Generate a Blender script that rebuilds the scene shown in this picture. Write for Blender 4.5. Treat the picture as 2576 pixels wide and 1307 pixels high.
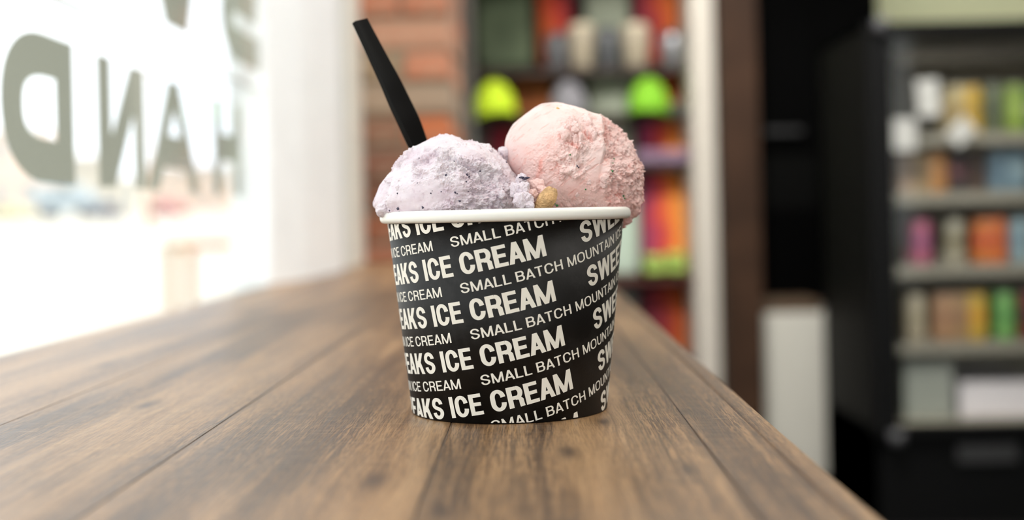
import bpy, bmesh, math, random
import numpy as np
from mathutils import Vector, Matrix, geometry
from mathutils.bvhtree import BVHTree
random.seed(7)
for o in list(bpy.data.objects): bpy.data.objects.remove(o)
SC = bpy.context.scene
COL = SC.collection
T = 0.90                      # counter height
H = 0.0887                    # lens height over the counter
EYE = T + H
F, RHO, PSI = 3200.0, math.radians(1.3), math.atan(48/3200)

# ------------------------------------------------------------------ camera
R_ = Vector((math.cos(PSI), math.sin(PSI), 0)); UP = Vector((0, 0, 1)); FW = Vector((-math.sin(PSI), math.cos(PSI), 0))
cx_ = R_*math.cos(RHO) - UP*math.sin(RHO); cy_ = R_*math.sin(RHO) + UP*math.cos(RHO)
cam = bpy.data.cameras.new('camera'); camo = bpy.data.objects.new('camera', cam); COL.objects.link(camo)
camo.matrix_world = Matrix(((cx_.x, cy_.x, -FW.x, 0), (cx_.y, cy_.y, -FW.y, 0), (cx_.z, cy_.z, -FW.z, EYE), (0, 0, 0, 1)))
cam.sensor_width = 36; cam.lens = F/2576*36
cam.shift_y = -112.5/2576
cam.clip_start = 0.02; cam.clip_end = 500
cam.dof.use_dof = True; cam.dof.focus_distance = 0.545; cam.dof.aperture_fstop = 4.3
SC.camera = camo

# ------------------------------------------------------------------ world, lights, exposure
SC.view_settings.view_transform = 'Standard'; SC.view_settings.look = 'None'
SC.view_settings.gamma = 1; SC.view_settings.use_curve_mapping = False
SC.view_settings.exposure = 0.2
W = bpy.data.worlds.new('sky'); SC.world = W; W.use_nodes = True
wn = W.node_tree; wn.nodes.clear()
wo = wn.nodes.new('ShaderNodeOutputWorld'); bg = wn.nodes.new('ShaderNodeBackground')
tc = wn.nodes.new('ShaderNodeTexCoord'); nz = wn.nodes.new('ShaderNodeTexNoise'); rp = wn.nodes.new('ShaderNodeValToRGB')
nz.inputs['Scale'].default_value = 2.2; nz.inputs['Detail'].default_value = 4
rp.color_ramp.elements[0].position = .35; rp.color_ramp.elements[0].color = (.86, .91, 1, 1)
rp.color_ramp.elements[1].position = .7; rp.color_ramp.elements[1].color = (1, .99, .97, 1)
wn.links.new(tc.outputs['Generated'], nz.inputs['Vector']); wn.links.new(nz.outputs[0], rp.inputs[0])
wn.links.new(rp.outputs[0], bg.inputs[0]); bg.inputs[1].default_value = 2.1
wn.links.new(bg.outputs[0], wo.inputs[0])
def portal(name, loc, rot, sx, sy):
    l = bpy.data.lights.new(name, 'AREA'); l.shape = 'RECTANGLE'; l.size = sx; l.size_y = sy
    l.cycles.is_portal = True
    o = bpy.data.objects.new(name, l); COL.objects.link(o); o.location = loc; o.rotation_euler = rot
portal('window_portal', (-.45, .08, T+.95), (0, math.radians(-90), 0), 2.0, 3.5)
portal('front_portal', (1.55, -2.75, 1.6), (math.radians(90), 0, 0), 3.3, 2.5)
LAMP_W = 8.0                   # radiance of the ceiling panels
SPOT_W = 60.                   # watts of each added spotlight

# ------------------------------------------------------------------ helpers
def ray(px, py):
    u = (px-1288)/F; v = (py-541)/F
    a = u*math.cos(RHO)-v*math.sin(RHO); b = u*math.sin(RHO)+v*math.cos(RHO)
    return Vector((a*math.cos(PSI)-math.sin(PSI), math.cos(PSI)+a*math.sin(PSI), -b))
def at(px, py, Y):
    r = ray(px, py); return r*(Y/r.y)+Vector((0, 0, EYE))
def lin(c):
    return tuple((x/255/12.92 if x/255 <= .04045 else ((x/255+.055)/1.055)**2.4) for x in c)
MATS = {}
def mat(name, col=(.5, .5, .5), rough=.6, metal=0, spec=.5, noise=0, nscale=20, bump=0, bscale=200, **kw):
    if name in MATS: return MATS[name]
    m = bpy.data.materials.new(name); m.use_nodes = True; MATS[name] = m
    nt = m.node_tree; b = nt.nodes['Principled BSDF']
    b.inputs['Base Color'].default_value = (*col, 1); b.inputs['Roughness'].default_value = rough
    b.inputs['Metallic'].default_value = metal; b.inputs['Specular IOR Level'].default_value = spec
    for k, v in kw.items(): b.inputs[k.replace('_', ' ')].default_value = v
    tcn = nt.nodes.new('ShaderNodeTexCoord')
    n = nt.nodes.new('ShaderNodeTexNoise'); n.inputs['Scale'].default_value = nscale; n.inputs['Detail'].default_value = 4
    nt.links.new(tcn.outputs['Object'], n.inputs['Vector'])
    r = nt.nodes.new('ShaderNodeValToRGB'); k = max(noise, .03)
    r.color_ramp.elements[0].position = .3; r.color_ramp.elements[1].position = .7
    r.color_ramp.elements[0].color = (*[c*(1-k) for c in col], 1); r.color_ramp.elements[1].color = (*[min(1, c*(1+k)) for c in col], 1)
    nt.links.new(n.outputs[0], r.inputs[0]); nt.links.new(r.outputs[0], b.inputs['Base Color'])
    if bump:
        n2 = nt.nodes.new('ShaderNodeTexNoise'); n2.inputs['Scale'].default_value = bscale
        bp = nt.nodes.new('ShaderNodeBump'); bp.inputs['Strength'].default_value = bump; bp.inputs['Distance'].default_value = .002
        nt.links.new(tcn.outputs['Object'], n2.inputs['Vector']); nt.links.new(n2.outputs[0], bp.inputs['Height'])
        nt.links.new(bp.outputs[0], b.inputs['Normal'])
    return m
def srgb(name, c, rough=.6, **kw): return mat(name, lin(c), rough, **kw)
def tag(o, label=None, cat=None, group=None, kind=None):
    if label: o['label'] = label
    if cat: o['category'] = cat
    if group: o['group'] = group
    if kind: o['kind'] = kind
    return o
def empty(name, loc, rz=0):
    o = bpy.data.objects.new(name, None); COL.objects.link(o); o.location = loc; o.rotation_euler = (0, 0, rz)
    o.empty_display_size = .05
    return o
def link(name, me, m, parent=None, smooth=False, loc=None):
    """me: mesh in the parent's space"""
    if m and not me.materials: me.materials.append(m)
    if smooth: me.polygons.foreach_set('use_smooth', [True]*len(me.polygons))
    o = bpy.data.objects.new(name, me); COL.objects.link(o)
    if parent: o.parent = parent
    if loc: o.location = loc
    return o
def bmo(name, bm, m, parent=None, smooth=False, loc=None):
    me = bpy.data.meshes.new(name); bmesh.ops.recalc_face_normals(bm, faces=bm.faces[:]); bm.to_mesh(me); bm.free()
    return link(name, me, m, parent, smooth, loc)
def pydata(name, v, f, m, parent=None, smooth=False, loc=None):
    me = bpy.data.meshes.new(name); me.from_pydata([tuple(p) for p in v], [], f); me.update()
    return link(name, me, m, parent, smooth, loc)
def box(bm, x0, x1, y0, y1, z0, z1, bev=0, seg=2):
    r = bmesh.ops.create_cube(bm, size=1)
    vs = r['verts']
    for v in vs:
        v.co = Vector(((x0+x1)/2+v.co.x*(x1-x0), (y0+y1)/2+v.co.y*(y1-y0), (z0+z1)/2+v.co.z*(z1-z0)))
    if bev:
        es = list({e for v in vs for e in v.link_edges})
        bmesh.ops.bevel(bm, geom=es, offset=bev, segments=seg, profile=.6, affect='EDGES')
def boxo(name, m, parent, x0, x1, y0, y1, z0, z1, bev=0, seg=2):
    bm = bmesh.new(); box(bm, x0, x1, y0, y1, z0, z1, bev, seg); return bmo(name, bm, m, parent)
def lathe(prof, seg=32, c=(0, 0, 0)):
    v = []; f = []
    for r, z in prof:
        for i in range(seg):
            a = 2*math.pi*i/seg; v.append((c[0]+r*math.sin(a), c[1]-r*math.cos(a), c[2]+z))
    for j in range(len(prof)-1):
        for i in range(seg):
            k = (i+1) % seg; f.append((j*seg+i, j*seg+k, (j+1)*seg+k, (j+1)*seg+i))
    return v, f
def copy_tree(o, parent=None):
    c = o.copy(); COL.objects.link(c); c.parent = parent
    for ch in list(o.children): copy_tree(ch, c)
    return c
def prism(name, m, parent, pts, z0, z1):
    """vertical prism on a plan polygon"""
    n = len(pts); v = [(x, y, z0) for x, y in pts]+[(x, y, z1) for x, y in pts]
    f = [tuple(range(n))[::-1], tuple(range(n, 2*n))]+[(i, (i+1) % n, n+(i+1) % n, n+i) for i in range(n)]
    return pydata(name, v, f, m, parent)

# ---- numpy noise
def _h(i, j, k, s):
    n = (i*374761393+j*668265263+k*2147483647+s*1274126177) & 0xffffffff
    n = ((n ^ (n >> 13))*1274126177) & 0xffffffff
    n = ((n ^ (n >> 16))*2246822519) & 0xffffffff
    return ((n ^ (n >> 15)) & 0xffffff)/16777215.0
def vnoise(P, s=0):
    I = np.floor(P).astype(np.int64); w = P-I; w = w*w*w*(w*(w*6-15)+10)
    r = 0
    for a in (0, 1):
        for b in (0, 1):
            for c in (0, 1):
                q = _h(I[:, 0]+a, I[:, 1]+b, I[:, 2]+c, s)
                r = r+q*(w[:, 0] if a else 1-w[:, 0])*(w[:, 1] if b else 1-w[:, 1])*(w[:, 2] if c else 1-w[:, 2])
    return r*2-1
def fbm(P, oct=4, s=0):
    r = 0; a = 1; t = 0
    for o in range(oct):
        r = r+a*vnoise(P*(2**o)+o*17.3, s+o); t += a; a *= .5
    return r/t*1.6
def worley(P, s=0):
    I = np.floor(P).astype(np.int64); d = np.full(len(P), 9.)
    for a in (-1, 0, 1):
        for b in (-1, 0, 1):
            for c in (-1, 0, 1):
                J = I+np.array([a, b, c])
                q = np.stack([_h(J[:, 0], J[:, 1], J[:, 2], s+1), _h(J[:, 0], J[:, 1], J[:, 2], s+2), _h(J[:, 0], J[:, 1], J[:, 2], s+3)], 1)+J
                d = np.minimum(d, ((P-q)**2).sum(1))
    return np.sqrt(d)
def sstep(a, b, x):
    t = np.clip((x-a)/(b-a), 0, 1); return t*t*(3-2*t)

# ---- a small sans-serif built from strokes: returns quads in a box of width w, cap height 1
def arcpts(cx, cy, rx, ry, a0, a1, n=14):
    return [(cx+rx*math.cos(math.radians(a0+(a1-a0)*i/n)), cy+ry*math.sin(math.radians(a0+(a1-a0)*i/n))) for i in range(n+1)]
def pen(path, t, s):
    L = []; Rr = []
    for i, p in enumerate(path):
        a = path[max(i-1, 0)]; b = path[min(i+1, len(path)-1)]
        dx, dy = b[0]-a[0], b[1]-a[1]; l = math.hypot(dx, dy) or 1; nx, ny = -dy/l, dx/l
        k = 1/math.sqrt((nx/t)**2+(ny/s)**2)/2 if False else None
        ox, oy = nx*t/2, ny*s/2
        L.append((p[0]+ox, p[1]+oy)); Rr.append((p[0]-ox, p[1]-oy))
    return [[L[i], L[i+1], Rr[i+1], Rr[i]] for i in range(len(path)-1)]
def rc(x0, y0, x1, y1): return [[(x0, y0), (x1, y0), (x1, y1), (x0, y1)]]
def dg(xb, yb, xt, yt, tb): return [[(xb, yb), (xb+tb, yb), (xt+tb, yt), (xt, yt)]]
def glyph(c, w, t, s):
    h = t/2; v = s/2
    ry = min(.30, w*.55)
    if c == 'I': return rc(0, 0, t, 1)
    if c == 'E': return rc(0, 0, t, 1)+rc(0, 0, w, s)+rc(0, 1-s, w, 1)+rc(0, .5-v+.01, w*.92, .5+v+.01)
    if c == 'L': return rc(0, 0, t, 1)+rc(0, 0, w, s)
    if c == 'T': return rc(w/2-h, 0, w/2+h, 1)+rc(0, 1-s, w, 1)
    if c == 'H': return rc(0, 0, t, 1)+rc(w-t, 0, w, 1)+rc(0, .5-v, w, .5+v)
    if c == 'N': return rc(0, 0, t*.92, 1)+rc(w-t*.92, 0, w, 1)+dg(w-t*1.12, 0, 0, 1, t*1.12)
    if c == 'M':
        d = t*.96
        return rc(0, 0, t*.9, 1)+rc(w-t*.9, 0, w, 1)+dg(w/2-d/2, 0, 0, 1, d)+dg(w/2-d/2, 0, w-d, 1, d)
    if c == 'W':
        d = t*.92; q = w/4
        return dg(q-d/2, 0, 0, 1, d)+dg(q-d/2, 0, w/2-d/2, 1, d)+dg(3*q-d/2, 0, w/2-d/2, 1, d)+dg(3*q-d/2, 0, w-d, 1, d)
    if c == 'A':
        d = t*1.0
        return dg(0, 0, w/2-d/2, 1, d)+dg(w-d, 0, w/2-d/2, 1, d)+rc(w*.22, .21, w*.78, .21+s)
    if c == 'K':
        return rc(0, 0, t, 1)+dg(t*.5, .33, w-t*1.22, 1, t*1.2)+dg(w-t*1.2, 0, w*.28, .62, t*1.15)
    if c in 'OC':
        e = .012
        top = arcpts(w/2, 1-v-ry+e, w/2-h, ry, 0, 180, 18); bot = arcpts(w/2, v+ry-e, w/2-h, ry, 180, 360, 18)
        if c == 'O': return pen(top+bot, t, s)+pen([bot[-1], top[0]], t, s)
        return pen([(w-h, .655)]+top+bot+[(w-h, .345)], t, s)
    if c == 'U': return pen([(h, 1)]+arcpts(w/2, v+ry-.012, w/2-h, ry, 180, 360, 18)+[(w-h, 1)], t, s)
    if c == 'D':
        return rc(0, 0, t, 1)+pen([(t*.6, 1-v), (w*.40, 1-v)]+[(w*.40+(w*.60-h)*math.copysign(abs(math.cos(a))**.78, math.cos(a)), .5+(.5-v)*math.copysign(abs(math.sin(a))**.86, math.sin(a))) for a in [math.radians(88-176*i/30) for i in range(31)]]+[(w*.40, v), (t*.6, v)], t, s)
    if c in 'PR':
        lo = .47 if c == 'R' else .42
        r2 = (1-v-lo)/2
        g = rc(0, 0, t, 1)+pen([(t*.6, 1-v), (w-h-r2*.75, 1-v)]+arcpts(w-h-r2*.75, 1-v-r2, r2*.75, r2, 90, -90, 14)+[(w-h-r2*.75, lo), (t*.6, lo)], t, s)
        if c == 'R':
            g += pen([(w*.5, lo-v*.3), (w-h*1.3-.06, lo-.04), (w-h*1.1, lo-.14), (w-h*1.05, .14), (w-h*.9, 0)], t, s)
        return g
    if c == 'B':
        g = rc(0, 0, t, 1)
        for y0, y1, ww in ((.52, 1-v, w*.95), (v, .52, w)):
            r2 = (y1-y0)/2
            g += pen([(t*.6, y1), (ww-h-r2*.8, y1)]+arcpts(ww-h-r2*.8, (y0+y1)/2, r2*.8, r2, 90, -90, 12)+[(ww-h-r2*.8, y0), (t*.6, y0)], t, s)
        return g
    if c == 'S':
        e = .012; r2 = (.5-v)*.56
        P = [(w-h, .69)]+arcpts(w/2, 1-v-r2+e, w/2-h, r2, 0, 180, 14)
        P += [(h+.005, .66), (h+.05*w, .60), (w*.32, .545), (w*.5, .50), (w*.70, .45), (w-h-.05*w, .395), (w-h-.005, .34)]
        P += arcpts(w/2, v+r2-e, w/2-h, r2, 0, -180, 14)+[(h, .31)]
        if t > .3:                                     # extended weight: flatter, squarer bowls
            q = .5-v; P = [(w-h, .66), (w-h, .74)]+arcpts(w-h-.22, 1-v-q*.5, .22, q*.5, 20, 90, 6)+arcpts(h+.22, 1-v-q*.5, .22, q*.5, 90, 262, 12)+arcpts(w-h-.22, v+q*.5, .22, q*.5, 82, -90, 12)+arcpts(h+.22, v+q*.5, .22, q*.5, -90, -160, 6)+[(h, .26), (h, .34)]
        return pen(P, t, s*1.02)
    return []
BW = dict(S=.66, W=.98, E=.60, T=.60, P=.66, A=.72, K=.72, I=None, C=.68, R=.69, M=.90, D=.7, N=.72, H=.7)
RW = dict(S=.64, M=.80, A=.70, L=.50, B=.66, T=.60, C=.70, H=.66, O=.76, U=.66, N=.68, I=None, E=.58, R=.64)
def word_quads(word, x0, x1, t, s, widths, gap):
    x = 0; out = []
    for ch in word:
        if ch == ' ': x += .24; continue
        w = widths[ch] or t
        if ch == 'A' and out: x -= gap*.5
        out += [[(p[0]+x, p[1]) for p in q] for q in glyph(ch, w, t, s)]
        x += w+gap-(gap*.5 if ch == 'A' else 0)
    x -= gap; k = (x1-x0)/x
    return [[(x0+p[0]*k, p[1]) for p in q] for q in out]
def union_mesh(quads):
    """2-D union of overlapping quads -> verts, tris"""
    vs = []; fs = []
    for q in quads:
        a = sum(q[i][0]*q[(i+1) % 4][1]-q[(i+1) % 4][0]*q[i][1] for i in range(4))
        if abs(a) < 1e-9: continue
        if a < 0: q = q[::-1]
        fs.append(list(range(len(vs), len(vs)+4))); vs += [Vector(p) for p in q]
    r = geometry.delaunay_2d_cdt(vs, [], fs, 0, 1e-5)
    Q = np.array([[tuple(vs[i]) for i in f] for f in fs])                       # n,4,2
    C = np.array([[sum(r[0][i].x for i in f)/len(f), sum(r[0][i].y for i in f)/len(f)] for f in r[2]])
    E_ = np.roll(Q, -1, 1)-Q
    ins = np.zeros(len(C), bool)
    for k in range(len(Q)):
        d = C[:, None, :]-Q[k][None]
        ins |= ((E_[k][None, :, 0]*d[:, :, 1]-E_[k][None, :, 1]*d[:, :, 0]) > -1e-9).all(1)
    return r[0], [f for f, q in zip(r[2], ins) if q]
#---MATERIALS---
def wood_material():
    m = bpy.data.materials.new('weathered_oak'); m.use_nodes = True; nt = m.node_tree; N = nt.nodes.new; Lk = nt.links.new
    b = nt.nodes['Principled BSDF']
    def mth(op, a, c=None, d=None, clamp=False):
        n = N('ShaderNodeMath'); n.operation = op; n.use_clamp = clamp
        for i, x in enumerate((a, c, d)):
            if x is None: continue
            if isinstance(x, (int, float)): n.inputs[i].default_value = x
            else: Lk(x, n.inputs[i])
        return n.outputs[0]
    g = N('ShaderNodeNewGeometry'); sp = N('ShaderNodeSeparateXYZ'); Lk(g.outputs['Position'], sp.inputs[0])
    oi = N('ShaderNodeObjectInfo'); rnd = oi.outputs['Random']
    x, y = mth('ADD', sp.outputs[0], mth('SUBTRACT', sp.outputs[2], T)), sp.outputs[1]
    # knots pull the grain around them
    knots = [(.029, .542, .0035, .010), (.0667, .565, .003, .008), (.012, .475, .004, .014), (-.055, .43, .005, .014), (.052, .44, .003, .010),
             (-.19, .62, .005, .016), (-.10, .95, .006, .02), (-.27, .80, .006, .02), (.03, .80, .005, .015), (-.03, .385, .003, .01)]
    xw = x; kd = None
    for kx, ky, rx, ry in knots:
        dx = mth('DIVIDE', mth('SUBTRACT', x, kx), rx); dy = mth('DIVIDE', mth('SUBTRACT', y, ky), ry)
        d2 = mth('ADD', mth('MULTIPLY', dx, dx), mth('MULTIPLY', dy, dy))
        e = mth('POWER', 2.718, mth('MULTIPLY', d2, -.22))
        xw = mth('ADD', xw, mth('MULTIPLY', mth('MULTIPLY', dx, -rx*.42), e))
        kk = mth('POWER', 2.718, mth('MULTIPLY', d2, -1.1))
        kd = kk if kd is None else mth('MAXIMUM', kd, kk)
    def noise(sx, sy, det, seed, rough=.6, dist=0):
        c = N('ShaderNodeCombineXYZ')
        Lk(mth('MULTIPLY', xw, sx), c.inputs[0]); Lk(mth('MULTIPLY', y, sy), c.inputs[1]); Lk(mth('MULTIPLY_ADD', rnd, 40., seed), c.inputs[2])
        n = N('ShaderNodeTexNoise'); n.inputs['Scale'].default_value = 1; n.inputs['Detail'].default_value = det
        n.inputs['Roughness'].default_value = rough; n.inputs['Distortion'].default_value = dist
        Lk(c.outputs[0], n.inputs['Vector']); return n.outputs[0]
    big = noise(30, 2.2, 3, 1, .55, .3)
    mid = noise(150, 2.4, 4, 5, .6, .15)
    fine = noise(850, 15, 4, 9, .65)
    dash = noise(2100, 95, 3, 13, .6)
    saw = noise(60, 700, 2, 21, .5)
    def ramp(f, stops):
        r = N('ShaderNodeValToRGB'); cr = r.color_ramp
        while len(cr.elements) < len(stops): cr.elements.new(.5)
        for e, (p, c) in zip(cr.elements, stops): e.position = p; e.color = (*c, 1)
        Lk(f, r.inputs[0]); return r.outputs[0]
    tone = mth('ADD', mth('MULTIPLY', big, .50), mth('ADD', mth('MULTIPLY', mid, .32), mth('MULTIPLY', fine, .18)))
    col = ramp(tone, [(.34, lin((86, 60, 40))), (.43, lin((124, 93, 62))), (.51, lin((155, 119, 82))), (.62, lin((174, 138, 99)))])
    def mix(f, a, c):
        n = N('ShaderNodeMix'); n.data_type = 'RGBA'; n.blend_type = 'MIX'
        Lk(f, n.inputs['Factor'])
        for s_, x_ in (('A', a), ('B', c)):
            k = [i for i in n.inputs if i.name == s_ and i.type == 'RGBA'][0]
            if isinstance(x_, tuple): k.default_value = (*x_, 1)
            else: Lk(x_, k)
        return [o for o in n.outputs if o.type == 'RGBA'][0]
    # dark fibres and dashes, denser where the board is dark
    wet = mth('SUBTRACT', 1.0, ramp(big, [(.40, (0, 0, 0)), (.60, (1, 1, 1))]))
    dk = ramp(fine, [(.42, (1, 1, 1)), (.53, (0, 0, 0))]); band = ramp(noise(340, 2.6, 3, 33, .55, .1), [(.40, (1, 1, 1)), (.52, (0, 0, 0))])
    d2_ = ramp(noise(2300, 80, 3, 13, .6), [(.45, (1, 1, 1)), (.51, (0, 0, 0))])
    f1 = mth('MULTIPLY', dk, mth('MULTIPLY_ADD', wet, .6, .16), clamp=True)
    f2 = mth('MULTIPLY', d2_, mth('MULTIPLY_ADD', wet, .6, .34), clamp=True)
    col = mix(mth('MULTIPLY', band, mth('MULTIPLY_ADD', wet, .6, .1), clamp=True), col, lin((98, 72, 49)))
    col = mix(f1, col, lin((72, 52, 38)))
    col = mix(f2, col, lin((62, 45, 34)))
    col = mix(mth('MULTIPLY', ramp(saw, [(.55, (0, 0, 0)), (.72, (1, 1, 1))]), .18), col, lin((196, 166, 130)))
    col = mix(mth('MULTIPLY', kd, .9), col, lin((66, 48, 36)))
    jd = None                                   # dark dirt gathered along the board joints
    for jx in (-.2395, -.139, -.0365, .064):
        dx = mth('DIVIDE', mth('SUBTRACT', x, jx), .0011); g_ = mth('POWER', 2.718, mth('MULTIPLY', mth('MULTIPLY', dx, dx), -1.0))
        jd = g_ if jd is None else mth('MAXIMUM', jd, g_)
    col = mix(mth('MULTIPLY', jd, mth('MULTIPLY_ADD', mid, 1.6, -.25), clamp=True), col, lin((58, 44, 36)))
    hs = N('ShaderNodeHueSaturation'); Lk(mth('MULTIPLY_ADD', rnd, .12, .94), hs.inputs['Value']); Lk(col, hs.inputs['Color'])
    hs.inputs['Saturation'].default_value = 1.0
    Lk(hs.outputs[0], b.inputs['Base Color'])
    Lk(mth('MULTIPLY_ADD', fine, .16, .30), b.inputs['Roughness'])
    b.inputs['Specular IOR Level'].default_value = .5
    bp = N('ShaderNodeBump'); bp.inputs['Strength'].default_value = .5; bp.inputs['Distance'].default_value = .00004
    hh = mth('SUBTRACT', mth('ADD', mth('MULTIPLY', fine, .8), mth('MULTIPLY', dash, .5)), mth('MULTIPLY', kd, .6))
    Lk(hh, bp.inputs['Height']); Lk(bp.outputs[0], b.inputs['Normal'])
    return m
OAK = wood_material()
WHITE = srgb('white_paint', (240, 243, 244), .4)
DARKWALL = srgb('black_panel', (10, 10, 9), .8, spec=.05)
BLACKM = srgb('black_powder_coat', (20, 20, 19), .6, spec=.2)

# ================================================================== STRUCTURE
def struct(o): o['kind'] = 'structure'; return o
XW, XE, YB, YS = -.37, 3.4, 5.6, -2.7
CEIL = 3.1
floor = struct(boxo('floor', srgb('dark_floor', (26, 25, 23), .7, noise=.2, spec=.15), None, XW-.25, XE+.2, YS-.2, YB+.2, -.12, 0))
struct(boxo('ceiling', srgb('ceiling_paint', (225, 222, 214), .8), None, XW-.25, XE+.2, YS-.2, YB+.2, CEIL, CEIL+.12))
struct(boxo('wall_back', srgb('sage_cream_wall', (228, 232, 190), .8, bump=.1), None, XW-.2, XE+.2, YB, YB+.15, 0, CEIL))
struct(boxo('wall_right', srgb('umber_panelling', (84, 74, 66), .8), None, XE, XE+.15, YS, YB, 0, CEIL))
# left wall with the big window opening (glass from y -1.7 to 1.78)
def wall_left():
    bm = bmesh.new()
    box(bm, XW-.16, XW-.02, YS, 3.2, 0, T-.05)
    box(bm, XW-.16, XW-.02, YS, 3.2, T+1.95, CEIL)
    box(bm, XW-.16, XW-.02, YS, -1.7, T-.05, T+1.95)
    box(bm, XW-.16, XW-.04, 2.62, 5.6, 0, CEIL)
    return bmo('wall_left', bm, WHITE)
struct(wall_left())
def wall_front():
    bm = bmesh.new(); m = srgb('front_wall', (205, 200, 190), .8)
    box(bm, XW-.2, -.1, YS-.15, YS, 0, CEIL); box(bm, 3.2, XE, YS-.15, YS, 0, CEIL)
    box(bm, -.1, 3.2, YS-.15, YS, 0, .35); box(bm, -.1, 3.2, YS-.15, YS, 2.85, CEIL)
    return bmo('wall_front', bm, m)
struct(wall_front())
# glass panes, split by a thin horizontal joint
gm = bpy.data.materials.new('clear_glass'); gm.use_nodes = True; gt = gm.node_tree; gt.nodes.clear()
go = gt.nodes.new('ShaderNodeOutputMaterial'); ga = gt.nodes.new('ShaderNodeBsdfTransparent'); gb = gt.nodes.new('ShaderNodeBsdfGlossy')
gb.inputs['Roughness'].default_value = .02; gx = gt.nodes.new('ShaderNodeMixShader'); gl_ = gt.nodes.new('ShaderNodeLayerWeight'); gl_.inputs[0].default_value = .5
gp = gt.nodes.new('ShaderNodeMath'); gp.operation = 'POWER'; gp.inputs[1].default_value = 5
gf = gt.nodes.new('ShaderNodeMath'); gf.operation = 'MULTIPLY_ADD'; gf.inputs[1].default_value = .45; gf.inputs[2].default_value = .015
gt.links.new(gl_.outputs['Facing'], gp.inputs[0]); gt.links.new(gp.outputs[0], gf.inputs[0])
ga.inputs[0].default_value = (.97, .985, .975, 1)
gt.links.new(gf.outputs[0], gx.inputs[0]); gt.links.new(ga.outputs[0], gx.inputs[1]); gt.links.new(gb.outputs[0], gx.inputs[2]); gt.links.new(gx.outputs[0], go.inputs[0])
win = struct(empty('window_1', (XW, 0, T)))
ZJ = H+.180
boxo('pane', gm, win, -.006, -.002, -1.70, 1.785, -.05, ZJ-.0019)
boxo('pane', gm, win, -.006, -.002, -1.70, 1.785, ZJ+.0019, 1.95)
boxo('glazing_joint', srgb('grey_joint', (176, 176, 170), .5), win, -.0055, -.0025, -1.70, 1.785, ZJ-.0018, ZJ+.0018)
w2 = struct(empty('window_2', (1.55, YS-.07, .35)))
boxo('pane', gm, w2, -1.65, -.03, -.003, .003, 0, 2.5)
boxo('pane', gm, w2, .03, 1.65, -.003, .003, 0, 2.5)
boxo('mullion', BLACKM, w2, -.03, .03, -.03, .03, 0, 2.5)

# white casing at the end of the glass
trim = struct(empty('trim_1', (0, 0, 0)))
prism('casing_board', WHITE, trim, [(-.372, 1.775), (-.364, 1.78), (-.338, 1.90), (-.3225, 2.16), (-.338, 2.162), (-.338, 2.2), (-.42, 2.2), (-.42, 1.775)], T-.02, T+1.95)
prism('groove_strip', srgb('groove_shade_white', (212, 215, 212), .5), trim, [(-.336, 2.165), (-.336, 2.36), (-.42, 2.36), (-.42, 2.165)], T-.02, T+1.95)  # greyer white paints in the shade of the groove
prism('casing_bead', srgb('cream_paint', (218, 215, 204), .5), trim, [(-.3325, 2.36), (-.329, 2.37), (-.340, 2.60), (-.344, 2.62), (-.42, 2.62), (-.42, 2.36)], T-.02, T+1.95)
t2 = struct(boxo('trim_2', srgb('sandstone', (226, 206, 190), .8), None, -.405, -.382, 1.79, 1.90, T-.2, T+1.95))

# vinyl lettering on the outside of the glass, seen mirrored
vm = bpy.data.materials.new('white_vinyl'); vm.use_nodes = True; vt = vm.node_tree; vt.nodes.clear()
vo = vt.nodes.new('ShaderNodeOutputMaterial'); vd = vt.nodes.new('ShaderNodeBsdfDiffuse'); vr = vt.nodes.new('ShaderNodeBsdfTranslucent'); vx = vt.nodes.new('ShaderNodeAddShader')
vd.inputs[0].default_value = (.22, .23, .20, 1); vr.inputs[0].default_value = (.165, .168, .143, 1)
vt.links.new(vd.outputs[0], vx.inputs[0]); vt.links.new(vr.outputs[0], vx.inputs[1]); vt.links.new(vx.outputs[0], vo.inputs[0])
KW = .3768/.370
def vinyl(ch, y_lo, y_hi, z0, cap, t, s):
    w = (y_hi-y_lo)/cap
    V, Fc = union_mesh(glyph(ch, w, t/cap, s/cap))
    pydata('vinyl_letter', [(-.0068, (y_hi-p.x*cap)*KW, H+(z0-H+p.y*cap)*KW) for p in V], [tuple(f) for f in Fc], vm, win)
for ch, a, b in (('D', .886, 1.030), ('N', 1.086, 1.222), ('A', 1.224, 1.420), ('H', 1.486, 1.625)):
    vinyl(ch, a, b, H+.033, .114, .040, .033)
for ch, a, b in (('S', 1.535, 1.80), ('W', .995, 1.455), ('E', .75, .94), ('E', .51, .70)):
    vinyl(ch, a, b, H+.205, .165, .062 if ch != 'W' else .095, .042)

# ---- ceiling panels
em = bpy.data.materials.new('lamp_diffuser'); em.use_nodes = True
en = em.node_tree.nodes['Principled BSDF']; en.inputs['Emission Color'].default_value = (1, .96, .90, 1); en.inputs['Emission Strength'].default_value = LAMP_W
first = None
for i, (x, y, w) in enumerate([(.9, .2, 'over the near end of the counter'), (2.4, .2, 'near the right wall by the front window'), (.9, 2.9, 'in the middle of the room, window side'),
                               (2.3, 2.5, 'in the middle of the room, right side'), (.8, 4.0, 'in front of the clothing display'), (2.2, 3.3, 'in front of the drinks cooler')]):
    if first is None:
        L = empty('ceiling_light', (0, 0, 0)); first = L
        bm = bmesh.new()
        for q in ((-.62, .62, -.32, -.30), (-.62, .62, .30, .32), (-.62, -.60, -.30, .30), (.60, .62, -.30, .30)): box(bm, *q, -.03, 0)
        bmo('frame', bm, WHITE, L); boxo('diffuser', em, L, -.6, .6, -.3, .3, -.02, -.012)
    else: L = copy_tree(first)
    L.location = (x, y, CEIL)
    tag(L, 'flat white ceiling light panel '+w, 'lamp', 'ceiling light panels')

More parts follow.
